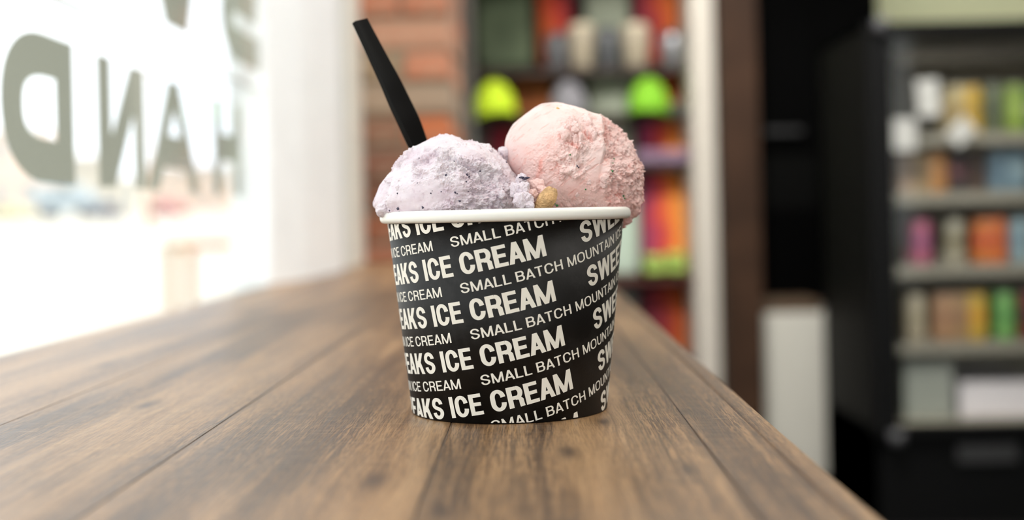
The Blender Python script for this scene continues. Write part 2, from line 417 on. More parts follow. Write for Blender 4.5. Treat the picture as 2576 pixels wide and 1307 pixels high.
# ---- added unseen spotlights that brighten casing, pier, rack and posts
def added_spot(pos, target, w, label, blend=.6, size=60, power=None):
    g = empty('added_spotlight', pos); tag(g, label, 'spotlight', 'added spotlights')
    d = (Vector(target)-Vector(pos)).normalized(); q = d.to_track_quat('-Z', 'Y')
    v, f = lathe([(.001, .1), (.035, .1), (.045, .0), (.043, -.004), (.036, .02), (.001, .02)], 20)
    o = pydata('head', [q@Vector(p) for p in v], f, BLACKM, g, True)
    boxo('bracket', BLACKM, g, -.008, .008, -.008, .008, .0, CEIL-pos[2])
    l = bpy.data.lights.new('fill_spot', 'SPOT'); l.energy = w; l.spot_size = math.radians(size); l.spot_blend = blend; l.shadow_soft_size = .035; l.color = (1, .985, .965)
    lo = bpy.data.objects.new('fill_spot', l); COL.objects.link(lo); lo.parent = g; lo.location = d*.012; lo.rotation_euler = q.to_euler()
added_spot((.75, 1.0, 2.85), (-.30, 2.35, 1.15), SPOT_W*2.2, 'black spotlight added out of view, aimed at the brick pier', size=46)
added_spot((.6, 2.3, 2.85), (.05, 4.7, 1.3), SPOT_W*.35, 'black spotlight added out of view, aimed at the left of the display rack', size=62)
added_spot((.30, 2.2, 2.85), (.80, 4.7, .7), SPOT_W*3.6, 'black spotlight added out of view, aimed at the white post and white bin', size=46)

# ================================================================== BRICK PIER
pier = struct(empty('wall_brick', (0, 0, 0))); pier.name = 'wall_pier'
boxo('mortar', srgb('mortar', (150, 137, 118), .95, bump=.5), pier, -.352, -.164, 2.628, 3.18, 0, CEIL)
bm_ = bpy.data.materials.new('brick_clay'); bm_.use_nodes = True; bt = bm_.node_tree; bb = bt.nodes['Principled BSDF']; bb.inputs['Roughness'].default_value = .9
oi = bt.nodes.new('ShaderNodeObjectInfo'); tn = bt.nodes.new('ShaderNodeTexNoise'); tcd = bt.nodes.new('ShaderNodeTexCoord'); mx = bt.nodes.new('ShaderNodeMix'); mx.data_type = 'RGBA'
tn.inputs['Scale'].default_value = 30; tn.inputs['Detail'].default_value = 5; bt.links.new(tcd.outputs['Object'], tn.inputs['Vector'])
rr = bt.nodes.new('ShaderNodeValToRGB'); rr.color_ramp.elements[0].position = .55; rr.color_ramp.elements[1].position = .75; bt.links.new(tn.outputs[0], rr.inputs[0])
mr = bt.nodes.new('ShaderNodeMath'); mr.operation = 'MULTIPLY'; mr.inputs[1].default_value = .5; bt.links.new(rr.outputs[0], mr.inputs[0])
bt.links.new(mr.outputs[0], mx.inputs[0]); bt.links.new(oi.outputs['Color'], mx.inputs[6]); mx.inputs[7].default_value = (*lin((190, 170, 145)), 1)
bt.links.new(mx.outputs[2], bb.inputs['Base Color'])
def brick_mesh(w, d, h):
    bm = bmesh.new(); box(bm, 0, w, 0, d, 0, h, .004, 1)
    for v in bm.verts: v.co += Vector((random.uniform(-1, 1), random.uniform(-1, 1), random.uniform(-1, 1)))*.0012
    me = bpy.data.meshes.new('brick'); bmesh.ops.recalc_face_normals(bm, faces=bm.faces[:]); bm.to_mesh(me); bm.free(); me.materials.append(bm_); return me
P_ = .0665; z_ref = at(1030, 86, 2.62).z       # centre of a course seen in the photograph
full, half, sidef = brick_mesh(.196, .095, .056), brick_mesh(.093, .095, .056), brick_mesh(.095, .196, .056)
rows = {0: [(190, 118, 88)]*2, 1: [(200, 146, 118)]*2, 2: [(158, 136, 108), (206, 132, 100)], 3: [(172, 150, 128)]*2, 4: [(140, 98, 76), (206, 108, 62)],
        5: [(128, 82, 64)]*2, 6: [(112, 66, 48), (124, 76, 60)], 7: [(150, 84, 56), (120, 70, 52)], -1: [(196, 130, 104)]*2}
k0 = int(z_ref/P_); base_z = (z_ref-.028)-k0*P_
pal = [(176, 104, 76), (150, 92, 70), (190, 136, 108), (128, 84, 66), (168, 146, 120)]
for k in range(-1, int(CEIL/P_)):
    z = base_z+k*P_
    if z < 0 or z+.056 > CEIL: continue
    rel = 1+(k0-k)                   # 1 is the course through y=86
    c2 = rows.get(rel, [random.choice(pal), random.choice(pal)])
    if (k-k0) % 2 == 0: spec = [(full, -.357, 2.618, c2[0]), (sidef, -.256, 2.72, c2[1]), (sidef, -.256, 2.92, c2[0])]
    else: spec = [(half, -.357, 2.618, c2[0]), (half, -.254, 2.618, c2[1]), (sidef, -.256, 2.82, c2[1]), (sidef, -.256, 3.0, c2[0])]
    for me, x, y, c in spec:
        o = bpy.data.objects.new('brick', me); COL.objects.link(o); o.parent = pier
        o.location = (x+random.uniform(-.002, .002), y+random.uniform(-.003, .003), z); o.color = (*[q*.88 for q in lin([.8*u+.2*w for u, w in zip(c, (176, 154, 132))])], 1)

# ================================================================== COUNTER
ctr = empty('window_counter', (0, 0, 0)); tag(ctr, 'weathered brown plank counter running along the window under the ice cream cup', 'counter')
def plank(x0, x1, y0, y1):
    bm = bmesh.new(); box(bm, x0+.0001, x1-.0001, y0+.0002, y1-.0002, T-.032, T, .0003, 1)
    o = bmo('plank', bm, OAK, ctr); return o
xs = [-.369, -.341, -.2395, -.139, -.0365, .064, .0885]
cuts = {0: [.4], 1: [1.25], 2: [-.1, 1.9], 3: [1.0], 4: [1.5], 5: [.2, 1.35]}
for i in range(6):
    ys = [-.62]+cuts[i]+[2.615]
    for a, b in zip(ys, ys[1:]): plank(xs[i], xs[i+1], a, b)
bm = bmesh.new(); box(bm, .0886, .0985, -.62, 2.615, T-.036, T-.0002, .0022, 3); bmo('edge_band', bm, OAK, ctr)
boxo('apron', OAK, ctr, .05, .07, -.6, 2.6, T-.12, T-.0325)
for y in (-.5, 1.05, 2.5):
    boxo('leg', BLACKM, ctr, .02, .06, y-.02, y+.02, 0, T-.0325, .003)
boxo('wall_cleat', OAK, ctr, XW+.002, XW+.03, -.6, 1.7, T-.1, T-.0325)
#---CUP---
CX, CY = -.0118, .585
RB, RT, ZT = .0447, .0540, .0862
TA = (RT-RB)/ZT; AL = math.atan(TA); SA = math.sin(AL); ZA = -RB/TA
cup = empty('ice_cream_cup', (CX, CY, T)); tag(cup, 'black paper ice cream cup printed with white slanted lettering, on the counter', 'cup')
sm = bpy.data.materials.new('black_printed_paper'); sm.use_nodes = True; nt = sm.node_tree; b = nt.nodes['Principled BSDF']
tcn = nt.nodes.new('ShaderNodeTexCoord'); n1 = nt.nodes.new('ShaderNodeTexNoise'); n1.inputs['Scale'].default_value = 38; n1.inputs['Detail'].default_value = 7; n1.inputs['Roughness'].default_value = .7
r1 = nt.nodes.new('ShaderNodeValToRGB'); r1.color_ramp.elements[0].position = .48; r1.color_ramp.elements[0].color = (.006, .0052, .0045, 1); r1.color_ramp.elements[1].position = .78; r1.color_ramp.elements[1].color = (.030, .029, .027, 1)
nt.links.new(tcn.outputs['Object'], n1.inputs['Vector']); nt.links.new(n1.outputs[0], r1.inputs[0]); nt.links.new(r1.outputs[0], b.inputs['Base Color'])
r2 = nt.nodes.new('ShaderNodeMapRange'); r2.inputs[3].default_value = .34; r2.inputs[4].default_value = .62; nt.links.new(n1.outputs[0], r2.inputs[0]); nt.links.new(r2.outputs[0], b.inputs['Roughness'])
n2 = nt.nodes.new('ShaderNodeTexNoise'); n2.inputs['Scale'].default_value = 900; n2.inputs['Detail'].default_value = 3
bp = nt.nodes.new('ShaderNodeBump'); bp.inputs['Strength'].default_value = .25; bp.inputs['Distance'].default_value = .0002
nt.links.new(tcn.outputs['Object'], n2.inputs['Vector']); nt.links.new(n2.outputs[0], bp.inputs['Height']); nt.links.new(bp.outputs[0], b.inputs['Normal'])
b.inputs['Specular IOR Level'].default_value = .25
PAPER = srgb('white_paper', (246, 243, 234), .42, bump=.05, Subsurface_Weight=.05)
INK = srgb('offwhite_ink', (240, 235, 222), .4)
v, f = lathe([(RB-.0012, .004), (RB-.0012, .0003), (RB, .0003), (RT, ZT), (RT-.0006, ZT)], 288); pydata('sleeve', v, f, sm, cup, True)
v, f = lathe([(RT-.0007, ZT), (RB-.0008+.0008, .006), (RB-.0008, .0055), (0.0001, .0055)], 96); pydata('inner_wall', v, f, PAPER, cup, True)
prof = [(RT-.0009, .0848)]
zc, rcx = .0888, .0548
for a in range(-115, 200, 15):
    q = math.radians(a); prof.append((rcx+.0027*math.copysign(abs(math.cos(q))**.8, math.cos(q)), zc+.00265*math.copysign(abs(math.sin(q))**.8, math.sin(q))))
prof.append((RT-.0009, .0855))
v, f = lathe(prof, 192); pydata('rim', v, f, PAPER, cup, True)
for o in cup.children:
    if o.name.startswith('rim'): o['label'] = 'white rolled paper rim'
# printed lettering: laid out on the unrolled sleeve, then wrapped on the cone
TH = math.radians(11.5); SL = abs(ZA)/math.cos(AL)
def wrap_text(quads, base, cap, part='printed_line'):
    V, Fc = union_mesh(quads)
    bm = bmesh.new(); bv = []
    for p in V:
        al, up = p.x, base+p.y*cap
        X = al*math.cos(TH)-up*math.sin(TH); Y = al*math.sin(TH)+up*math.cos(TH)
        bv.append(bm.verts.new((X, Y, 0)))
    for t_ in Fc:
        try: bm.faces.new([bv[i] for i in t_])
        except ValueError: pass
    lo = min(v.co.x for v in bm.verts); hi = max(v.co.x for v in bm.verts)
    x = math.ceil(lo/2)*2
    while x < hi:
        bmesh.ops.bisect_plane(bm, geom=bm.verts[:]+bm.edges[:]+bm.faces[:], dist=1e-5, plane_co=(x, 0, 0), plane_no=(1, 0, 0)); x += 2
    for v_ in bm.verts:
        X, Y = v_.co.x/1000, v_.co.y/1000+SL
        rho = math.hypot(X, Y); ph = math.atan2(X, Y)/SA
        z = ZA+rho*math.cos(AL); r = rho*math.sin(AL)+.00006
        v_.co = Vector((r*math.sin(ph), -r*math.cos(ph), z))
    for z, s in ((ZT-.0003, 1), (.0006, -1)):
        bmesh.ops.bisect_plane(bm, geom=bm.verts[:]+bm.edges[:]+bm.faces[:], dist=1e-7, plane_co=(0, 0, z), plane_no=(0, 0, s), clear_outer=True)
    if not bm.faces: bm.free(); return
    me = bpy.data.meshes.new(part)
    bm.normal_update()
    for fc in bm.faces:
        c = fc.calc_center_median()
        if fc.normal.dot(Vector((c.x, c.y, 0))) < 0: fc.normal_flip()
    bm.to_mesh(me); bm.free(); link(part, me, INK, cup)
big = [('SWEET', -107, -68.5), ('PEAKS', -64.8, -28.6), ('ICE', -24.6, -9.0), ('CREAM', -5.1, 32.3), ('SWEET', 50.3, 88.6), ('PEAKS', 92.3, 128)]
small = [('SMALL', -142, -119), ('BATCH', -117, -96.5), ('MOUNTAIN', -87, -54.5), ('ICE', -52, -42.2), ('CREAM', -39.8, -16.9), ('SMALL', -7.2, 15.0), ('BATCH', 17.3, 38.5), ('MOUNTAIN', 41.1, 73.6), ('ICE', 76, 84.5), ('CREAM', 87, 110)]
for k in range(7):
    B = 86.4-20.03*k
    bq = []
    for w, a, c in big: bq += word_quads(w, a, c, .215, .17, BW, .075)
    wrap_text(bq, B, 9.2)
    bq = []
    for w, a, c in small: bq += word_quads(w, a, c, .145, .13, RW, .13)
    wrap_text(bq, B-7.75, 4.35)

# ================================================================== ICE CREAM
PXM = .585/3200
def ice_material(name, base, deep, speck=None, sdens=.0):
    m = bpy.data.materials.new(name); m.use_nodes = True; nt = m.node_tree; b = nt.nodes['Principled BSDF']; N = nt.nodes.new; Lk = nt.links.new
    at_ = N('ShaderNodeAttribute'); at_.attribute_name = 'tint'
    mx = N('ShaderNodeMix'); mx.data_type = 'RGBA'; mx.inputs[6].default_value = (*lin(base), 1); mx.inputs[7].default_value = (*lin(deep), 1)
    Lk(at_.outputs['Fac'], mx.inputs[0]); out = mx.outputs[2]
    tcn = N('ShaderNodeTexCoord')
    if speck:
        vn = N('ShaderNodeTexNoise'); vn.inputs['Scale'].default_value = 420; vn.inputs['Detail'].default_value = 3; Lk(tcn.outputs['Object'], vn.inputs['Vector'])
        r = N('ShaderNodeValToRGB'); r.color_ramp.elements[0].position = 1-sdens; r.color_ramp.elements[1].position = min(1, 1.045-sdens); Lk(vn.outputs[0], r.inputs[0])
        m2 = N('ShaderNodeMix'); m2.data_type = 'RGBA'; Lk(r.outputs[0], m2.inputs[0]); Lk(out, m2.inputs[6]); m2.inputs[7].default_value = (*lin(speck), 1); out = m2.outputs[2]
    Lk(out, b.inputs['Base Color']); b.inputs['Roughness'].default_value = .48; b.inputs['Specular IOR Level'].default_value = .35
    b.inputs['Subsurface Weight'].default_value = .2; b.inputs['Subsurface Radius'].default_value = (1, .6, .5); b.inputs['Subsurface Scale'].default_value = .0009
    n2 = N('ShaderNodeTexNoise'); n2.inputs['Scale'].default_value = 1500; n2.inputs['Detail'].default_value = 4; Lk(tcn.outputs['Object'], n2.inputs['Vector'])
    bp = N('ShaderNodeBump'); bp.inputs['Distance'].default_value = .0006; Lk(n2.outputs[0], bp.inputs['Height'])
    ra = N('ShaderNodeAttribute'); ra.attribute_name = 'rough'; rm = N('ShaderNodeMath'); rm.operation = 'MULTIPLY_ADD'; rm.inputs[1].default_value = .85; rm.inputs[2].default_value = .12
    Lk(ra.outputs['Fac'], rm.inputs[0]); Lk(rm.outputs[0], bp.inputs['Strength']); Lk(bp.outputs[0], b.inputs['Normal'])
    return m
LAV = ice_material('lavender_ice_cream', (233, 223, 228), (202, 178, 190), (120, 106, 136), .235)
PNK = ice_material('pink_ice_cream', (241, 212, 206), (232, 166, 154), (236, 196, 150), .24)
def G(ix, iy, cx, cy, rx, ry, ang=0, p=2):
    a = math.radians(ang); dx, dy = ix-cx, iy-cy
    u = (dx*math.cos(a)+dy*math.sin(a))/rx; v = (-dx*math.sin(a)+dy*math.cos(a))/ry
    return np.exp(-(u*u+v*v)**(p/2))
def segd(ix, iy, pts):
    d = np.full(len(ix), 1e9)
    for (x0, y0), (x1, y1) in zip(pts, pts[1:]):
        vx, vy = x1-x0, y1-y0; t = np.clip(((ix-x0)*vx+(iy-y0)*vy)/(vx*vx+vy*vy), 0, 1)
        d = np.minimum(d, np.hypot(ix-x0-t*vx, iy-y0-t*vy))
    return d
def scoop(name, outline, c, depth, Y, field, material, nth=760, na=380):
    C = at(c[0], c[1], Y)
    k = Y/F
    ang = []; rad = []
    for x, y in outline:
        P = at(x, y, Y); ang.append(math.atan2(P.z-C.z, P.x-C.x)); rad.append(math.hypot(P.z-C.z, P.x-C.x))
    ang = np.array(ang); rad = np.array(rad); o = np.argsort(ang); ang, rad = ang[o], rad[o]
    th = np.linspace(-math.pi, math.pi, nth, endpoint=False)
    R = np.interp(th, np.r_[ang[-3:]-2*math.pi, ang, ang[:3]+2*math.pi], np.r_[rad[-3:], rad, rad[:3]])
    ker = np.hanning(13); ker /= ker.sum(); R = np.convolve(np.r_[R[-6:], R, R[:6]], ker, 'valid')
    a = np.linspace(0.012, math.pi-.012, na)
    A, Th = np.meshgrid(a, th, indexing='ij'); RR = R[None, :]*np.ones_like(A)
    # toward the poles the outline relaxes to its mean so the front has no star
    w = np.sin(A)**.8; RR = RR*w+R.mean()*(1-w)
    X = RR*np.sin(A)*np.cos(Th); Z = RR*np.sin(A)*np.sin(Th); Yy = -depth*np.cos(A)
    P = np.stack([X, Yy, Z], -1).reshape(-1, 3)
    n = np.stack([X/R.mean()**2, Yy/depth**2, Z/R.mean()**2], -1).reshape(-1, 3); n /= np.linalg.norm(n, axis=1)[:, None]
    # pixel frame of the undisplaced point
    ix = c[0]+P[:, 0]/k; iy = c[1]-P[:, 2]/k
    disp, tint_v, rgh = field(P*1000, ix, iy, n)
    P = P+n*disp[:, None]/1000
    idx = np.arange(nth*na).reshape(na, nth)
    i2 = np.roll(idx, -1, 1)
    q = np.stack([idx[:-1], idx[1:], i2[1:], i2[:-1]], -1).reshape(-1, 4)
    me = bpy.data.meshes.new(name)
    verts = np.vstack([P, [[0, P[idx[0], 1].mean(), P[idx[0], 2].mean()]], [[0, P[idx[-1], 1].mean(), P[idx[-1], 2].mean()]]])
    verts[-2, 0] = P[idx[0], 0].mean(); verts[-1, 0] = P[idx[-1], 0].mean()
    nv = len(verts); tri0 = np.stack([np.full(nth, nv-2), idx[0], i2[0]], -1); tri1 = np.stack([np.full(nth, nv-1), i2[-1], idx[-1]], -1)
    me.vertices.add(nv); me.vertices.foreach_set('co', verts.ravel())
    loops = np.concatenate([q.ravel(), tri0.ravel(), tri1.ravel()]); me.loops.add(len(loops)); me.loops.foreach_set('vertex_index', loops.astype(np.int32))
    npoly = len(q)+2*nth; me.polygons.add(npoly)
    ls = np.concatenate([np.arange(len(q))*4, len(q)*4+np.arange(2*nth)*3]); me.polygons.foreach_set('loop_start', ls.astype(np.int32))
    me.update(calc_edges=True); me.validate()
    at_ = me.attributes.new('tint', 'FLOAT', 'POINT'); at_.data.foreach_set('value', np.r_[np.clip(tint_v, 0, 1), 0, 0].astype(np.float32))
    at_ = me.attributes.new('rough', 'FLOAT', 'POINT'); at_.data.foreach_set('value', np.r_[np.clip(rgh, 0, 1), 1, 1].astype(np.float32))
    ob = link(name, me, material, None, True, C)
    bvh = BVHTree.FromPolygons([tuple(x) for x in verts[::1]], [tuple(x) for x in q[::1]])
    return ob, bvh, C
def on_surface(bvh, C, px, py):
    d = ray(px, py).normalized(); o = Vector((0, 0, EYE))-C
    h = bvh.ray_cast(o, d)
    return (h[0], h[1]) if h[0] else (None, None)
def crumbs(P, sc, s):   # rounded grains with sharp valleys between
    q = P+1.2*np.stack([vnoise(P*.6, s), vnoise(P*.6, s+5), vnoise(P*.6, s+9)], 1)
    return 1-np.clip(worley(q/sc, s), 0, 1.15)*1.25

def lav_field(P, ix, iy, n):
    front = sstep(.2, -.3, n[:, 1])
    smooth = np.maximum.reduce([G(ix, iy, 1062, 497, 88, 40, -6, 4), G(ix, iy, 1166, 478, 20, 40, 8, 4)*.9, G(ix, iy, 1176, 389, 30, 16, 15, 4)*.9,
                                G(ix, iy, 1100, 352, 45, 15, -5, 4)*.6, G(ix, iy, 962, 480, 14, 50, 12, 4), G(ix, iy, 1265, 430, 18, 40, -20, 4)*.55, G(ix, iy, 1075, 425, 16, 14, 0)*.5])
    rough = np.clip(1-smooth, 0, 1)
    patch = sstep(-.35, .45, fbm(P*.16, 3, 3))
    rough = rough*(.18+.82*patch)
    rough = np.maximum(rough, .9*np.maximum(G(ix, iy, 1225, 455, 60, 50, 30, 3), G(ix, iy, 1270, 500, 50, 30, 0, 3)))
    d = .9*fbm(P*.085, 3, 11)*.9
    d += rough*(.9*crumbs(P, 2.6, 21)+.5*crumbs(P, 1.25, 31)+.30*crumbs(P, .75, 37)-.6+1.3*fbm(P*.42, 4, 41)+.45*fbm(P*1.3, 3, 43))
    d += (1-rough)*(.10*fbm(P*.5, 2, 51))
    # steps and grooves seen on the scoop
    d -= 1.5*np.exp(-(segd(ix, iy, [(1012, 420), (985, 455), (972, 500), (975, 530)])/7)**2)*front
    d += .9*np.exp(-(segd(ix, iy, [(1060, 372), (1110, 378), (1148, 392), (1140, 408), (1200, 418), (1255, 430)])/8)**2)*front
    d -= 1.9*np.exp(-(segd(ix, iy, [(1140, 405), (1165, 415), (1215, 438), (1232, 468)])/5)**2)*front
    d += 1.0*np.exp(-(segd(ix, iy, [(1158, 398), (1205, 420), (1262, 440)])/6)**2)*front
    d -= 1.9*G(ix, iy, 1226, 474, 24, 42, 25, 3)*front
    d += 1.1*G(ix, iy, 1118, 408, 16, 20)*front+.9*G(ix, iy, 1166, 470, 18, 38, 8, 3)*front
    d -= .7*np.exp(-(segd(ix, iy, [(1245, 500), (1232, 520), (1205, 532)])/6)**2)*front
    pits = sstep(.62, .80, fbm(P*.75, 2, 61)*.9)
    d -= pits*.5*rough
    tint_v = .25+.35*fbm(P*.12, 3, 71)+.30*pits+.22*rough*(-crumbs(P, 1.25, 31)+.4)+.15*sstep(1190, 1290, ix)  # noise tint; pits and crumb valleys painted deeper for scattered light; deeper toward right
    return d, tint_v, rough
lav_out = [(1337, 517), (1332, 480), (1312, 462), (1300, 442), (1287, 425), (1278, 408), (1266, 398), (1250, 384), (1236, 369), (1218, 360), (1190, 356), (1165, 353), (1150, 344), (1128, 338), (1100, 341), (1078, 349), (1058, 360), (1036, 374), (1016, 392), (1001, 410), (990, 432), (972, 446), (957, 466), (949, 488), (944, 515), (950, 530), (960, 545), (975, 560),
           (1010, 590), (1080, 620), (1140, 630), (1200, 620), (1270, 590), (1320, 555)]
lav, lav_b, lav_C = scoop('lavender_scoop', lav_out, (1140, 490), .0335, .578, lav_field, LAV)
tag(lav, 'pale lavender blueberry ice cream scoop with dark specks, left side of the cup', 'ice cream')

def pnk_field(P, ix, iy, n):
    front = sstep(.2, -.3, n[:, 1])
    right = sstep(1506, 1526, ix+4*np.sin(iy*.13))
    mid = np.maximum.reduce([G(ix, iy, 1455, 350, 55, 62, 15, 4), G(ix, iy, 1420, 425, 55, 40, 0, 4), G(ix, iy, 1350, 435, 35, 30, -30)*.6, G(ix, iy, 1450, 480, 80, 18, 0, 4)*.6, G(ix, iy, 1370, 380, 30, 40, 30)*.4])
    smooth2 = np.maximum(G(ix, iy, 1420, 480, 50, 24, -8, 4), G(ix, iy, 1492, 408, 20, 40, 8, 4))
    rough = np.clip(np.maximum(mid, right*.95)*(1-.8*smooth2), 0, 1)
    rough = rough*(.55+.45*sstep(-.4, .4, fbm(P*.2, 3, 103)))
    rough = np.maximum(rough, .55*sstep(-.25, -.7, n[:, 2])); rough = np.maximum(rough, sstep(0, .5, n[:, 1])*.6)
    d = .8*fbm(P*.07, 3, 111)
    d += rough*(1+.5*right)*(.9*crumbs(P, 2.4, 121)+.5*crumbs(P, 1.2, 131)+.30*crumbs(P, .7, 137)-.6+1.2*fbm(P*.4, 4, 141)+.4*fbm(P*1.3, 3, 143))
    S = P@np.array([[.8, 0, -.6], [0, 1, 0], [.6, 0, .8]])*np.array([.14, .4, .75])
    st = fbm(S, 3, 151)
    d += (1-rough)*(.05*st-.16*sstep(.45, .7, st)+.05*fbm(P*.8, 2, 152))
    # vertical lip, the part right of it is set back
    lip = sstep(1513, 1521, ix+3*np.sin(iy*.11)+.02*(iy-340))*sstep(282, 305, iy)*sstep(425, 400, iy)
    d -= 2.8*lip*sstep(1600, 1540, ix)*front
    d += 1.2*np.exp(-((ix-1508)/7)**2)*sstep(290, 310, iy)*sstep(425, 395, iy)*front
    for pts, w, amp in (([(1424, 335), (1420, 352)], 13, 1.7), ([(1448, 322), (1454, 345), (1456, 375)], 7, 1.5), ([(1440, 330), (1444, 365), (1446, 395)], 5, .9), ([(1474, 300), (1482, 325), (1490, 350)], 8, 1.5), ([(1496, 320), (1502, 350), (1500, 380)], 6, .8),
                        ([(1522, 440), (1516, 462)], 11, 1.7), ([(1412, 430), (1432, 434), (1446, 446)], 10, 1.3), ([(1378, 500), (1348, 470)], 6, .4)):
        d += amp*np.exp(-(segd(ix, iy, pts)/w)**2)*front
    for pts, w, amp in (([(1408, 348), (1424, 362), (1436, 368)], 4, 1.1), ([(1446, 350), (1450, 378)], 3, .9), ([(1466, 330), (1474, 350), (1486, 362)], 4.5, 1.3), ([(1450, 408), (1458, 424), (1450, 440)], 5, 1.3),
                        ([(1512, 395), (1505, 440), (1500, 480)], 5, .7)):
        d -= amp*np.exp(-(segd(ix, iy, pts)/w)**2)*front
    pits = sstep(.58, .75, fbm(P*.9, 2, 161))*rough
    d -= pits*.45
    tint_v = .12+.25*fbm(P*.1, 3, 171)+.6*pits+.25*rough*(.4-crumbs(P, 1.2, 131))+.35*sstep(.4, .65, st)*(1-rough)+.28*sstep(400, 520, iy)+.15*right  # swirl colour, plus scattered light painted into pits and valleys; deeper low and right
    for pts, w in (([(1408, 350), (1424, 364), (1440, 372), (1450, 384)], 6), ([(1468, 340), (1484, 362)], 6), ([(1362, 412), (1358, 432), (1350, 450)], 6)):
        tint_v = tint_v+.6*np.exp(-(segd(ix, iy, pts)/w)**2)
    return d, tint_v, rough
pnk_out = [(1612, 500), (1614, 460), (1611, 430), (1600, 395), (1588, 362), (1574, 340), (1558, 320), (1538, 303), (1518, 291), (1496, 286), (1478, 281), (1455, 274), (1430, 266), (1405, 261), (1382, 261), (1362, 265), (1348, 272), (1330, 284), (1308, 299), (1290, 315), (1280, 333), (1272, 352), (1270, 375), (1273, 400), (1282, 430), (1300, 465), (1320, 500), (1345, 540),
           (1380, 575), (1440, 592), (1510, 590), (1565, 572), (1590, 548), (1603, 530)]
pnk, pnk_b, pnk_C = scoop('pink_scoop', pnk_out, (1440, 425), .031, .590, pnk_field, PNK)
tag(pnk, 'pale pink ice cream scoop with green specks, right side of the cup', 'ice cream')

def lump(name, px, py, Y, rx, ry, rz, m, parent, seed, amp=.22, rot=0, sub=4, tint=.2, fine=1.0):
    """irregular clump, radii in metres; parent is a scoop object"""
    bm = bmesh.new(); bmesh.ops.create_icosphere(bm, subdivisions=sub, radius=1)
    co = np.array([v.co[:] for v in bm.verts]); P = co*np.array([rx, ry, rz])*1000
    d = 1+amp*fbm(co*1.3+seed, 3, seed)+.10*fine*crumbs(P, 1.1, seed+3)+.05*fine*crumbs(P, .6, seed+5)
    co = co*d[:, None]*np.array([rx, ry, rz])
    a = math.radians(rot); co = co@np.array([[math.cos(a), 0, math.sin(a)], [0, 1, 0], [-math.sin(a), 0, math.cos(a)]])
    for v, c in zip(bm.verts, co): v.co = c
    me = bpy.data.meshes.new(name); bm.to_mesh(me); bm.free()
    a2 = me.attributes.new('rough', 'FLOAT', 'POINT'); a2.data.foreach_set('value', np.full(len(co), .7, np.float32))
    a_ = me.attributes.new('tint', 'FLOAT', 'POINT'); a_.data.foreach_set('value', np.full(len(co), tint, np.float32))
    P0 = at(px, py, Y) if not isinstance(px, Vector) else px
    return link(name, me, m, parent, True, P0-parent.location)
for q in [(1313, 452, .5530, .0026, .0022, .0030, 3), (1318, 478, .5480, .0026, .0024, .0034, 5), (1326, 500, .5450, .0026, .0022, .0026, 8), (1310, 505, .5440, .0030, .0024, .0034, 9), (1300, 478, .5500, .0028, .0024, .0034, 12), (1332, 517, .5440, .0022, .0018, .0020, 15)]:
    lump('crumb', *q[:3], *q[3:6], LAV, lav, q[6], .30, 0, 5, .3)
lump('crumb', 1268, 386, .583, .0024, .003, .0030, LAV, lav, 17, .3, 20, 5, .15)
lump('crumb', 966, 527, .566, .0035, .004, .0034, LAV, lav, 18, .25, 0, 5, .1)
for q in [(1350, 470, .5560, .0034, .0028, .0032, 23, -30), (1338, 486, .5500, .0022, .0018, .0022, 25, 0), (1366, 482, .5530, .0030, .0022, .0028, 27, 0)]:
    lump('crumb', *q[:3], *q[3:6], PNK, pnk, q[6], .3, q[7], 5, .25)
lump('drip', 1594, 524, .586, .0026, .0040, .0040, PNK, pnk, 31, .15, 15, 4, .5, .4)
lump('drip', 1597, 513, .588, .0028, .0060, .0050, PNK, pnk, 33, .15, 0, 4, .45, .8)
def clump(px, py, r, m, ob, bvh, C, seed, sink=.35, asp=1.):
    h, n_ = on_surface(bvh, C, px, py)
    if h: lump('crumb', h+C-n_*r*sink, 0, 0, r, r*.8, r*asp, m, ob, seed, .30, 0, 4, .15)
for i, (px, py, r, asp) in enumerate([(1428, 337, .0024, 1.2), (1450, 326, .0016, 1.1), (1446, 352, .0011, 2.2), (1462, 346, .0010, 2.6), (1482, 312, .0014, 1.6), (1478, 332, .0011, 2.2), (1494, 345, .0010, 2.4), (1521, 446, .0022, 1.1), (1515, 462, .0014, 1.4),
        (1432, 434, .0017, .8), (1448, 442, .0014, .9), (1415, 430, .0014, .7), (1482, 458, .0011, 1.3), (1452, 488, .0011, 1), (1530, 322, .0013, 1), (1544, 342, .0015, 1), (1562, 356, .0013, 1.2), (1556, 378, .0016, 1), (1576, 392, .0013, 1), (1590, 384, .0012, 1.3),
        (1568, 412, .0014, 1), (1596, 425, .0014, 1.4), (1604, 452, .0013, 1.6), (1535, 360, .0012, 1), (1340, 500, .0014, 1), (1352, 505, .0013, 1)]):
    clump(px, py, r, PNK, pnk, pnk_b, pnk_C, 201+i, .45, asp)
for i, (px, py, r, asp) in enumerate([(1212, 448, .0015, 1.2), (1228, 440, .0014, 1), (1244, 452, .0016, 1.2), (1252, 470, .0014, 1.4), (1262, 488, .0015, 1.3), (1240, 488, .0012, 1), (1276, 468, .0013, 1.2), (1286, 488, .0015, 1.2), (1196, 418, .0013, .8), (1222, 425, .0012, .9), (1118, 402, .0014, 1.2), (1150, 394, .0012, .8), (1130, 372, .0013, .8), (1206, 362, .0012, .8), (1232, 374, .0013, .8), (1020, 398, .0012, 1), (1040, 455, .0011, 1), (1000, 470, .0012, 1.2)]):
    clump(px, py, r, LAV, lav, lav_b, lav_C, 301+i, .45, asp)
COOK = srgb('cookie_dough', (214, 172, 122), .8, noise=.3, nscale=300, bump=.6, bscale=900)
ck = lump('cookie_piece', 1373, 504, .5470, .0038, .0034, .0062, COOK, pnk, 41, .16, -28, 4, 0, .8); ck['label'] = 'tan cookie piece'
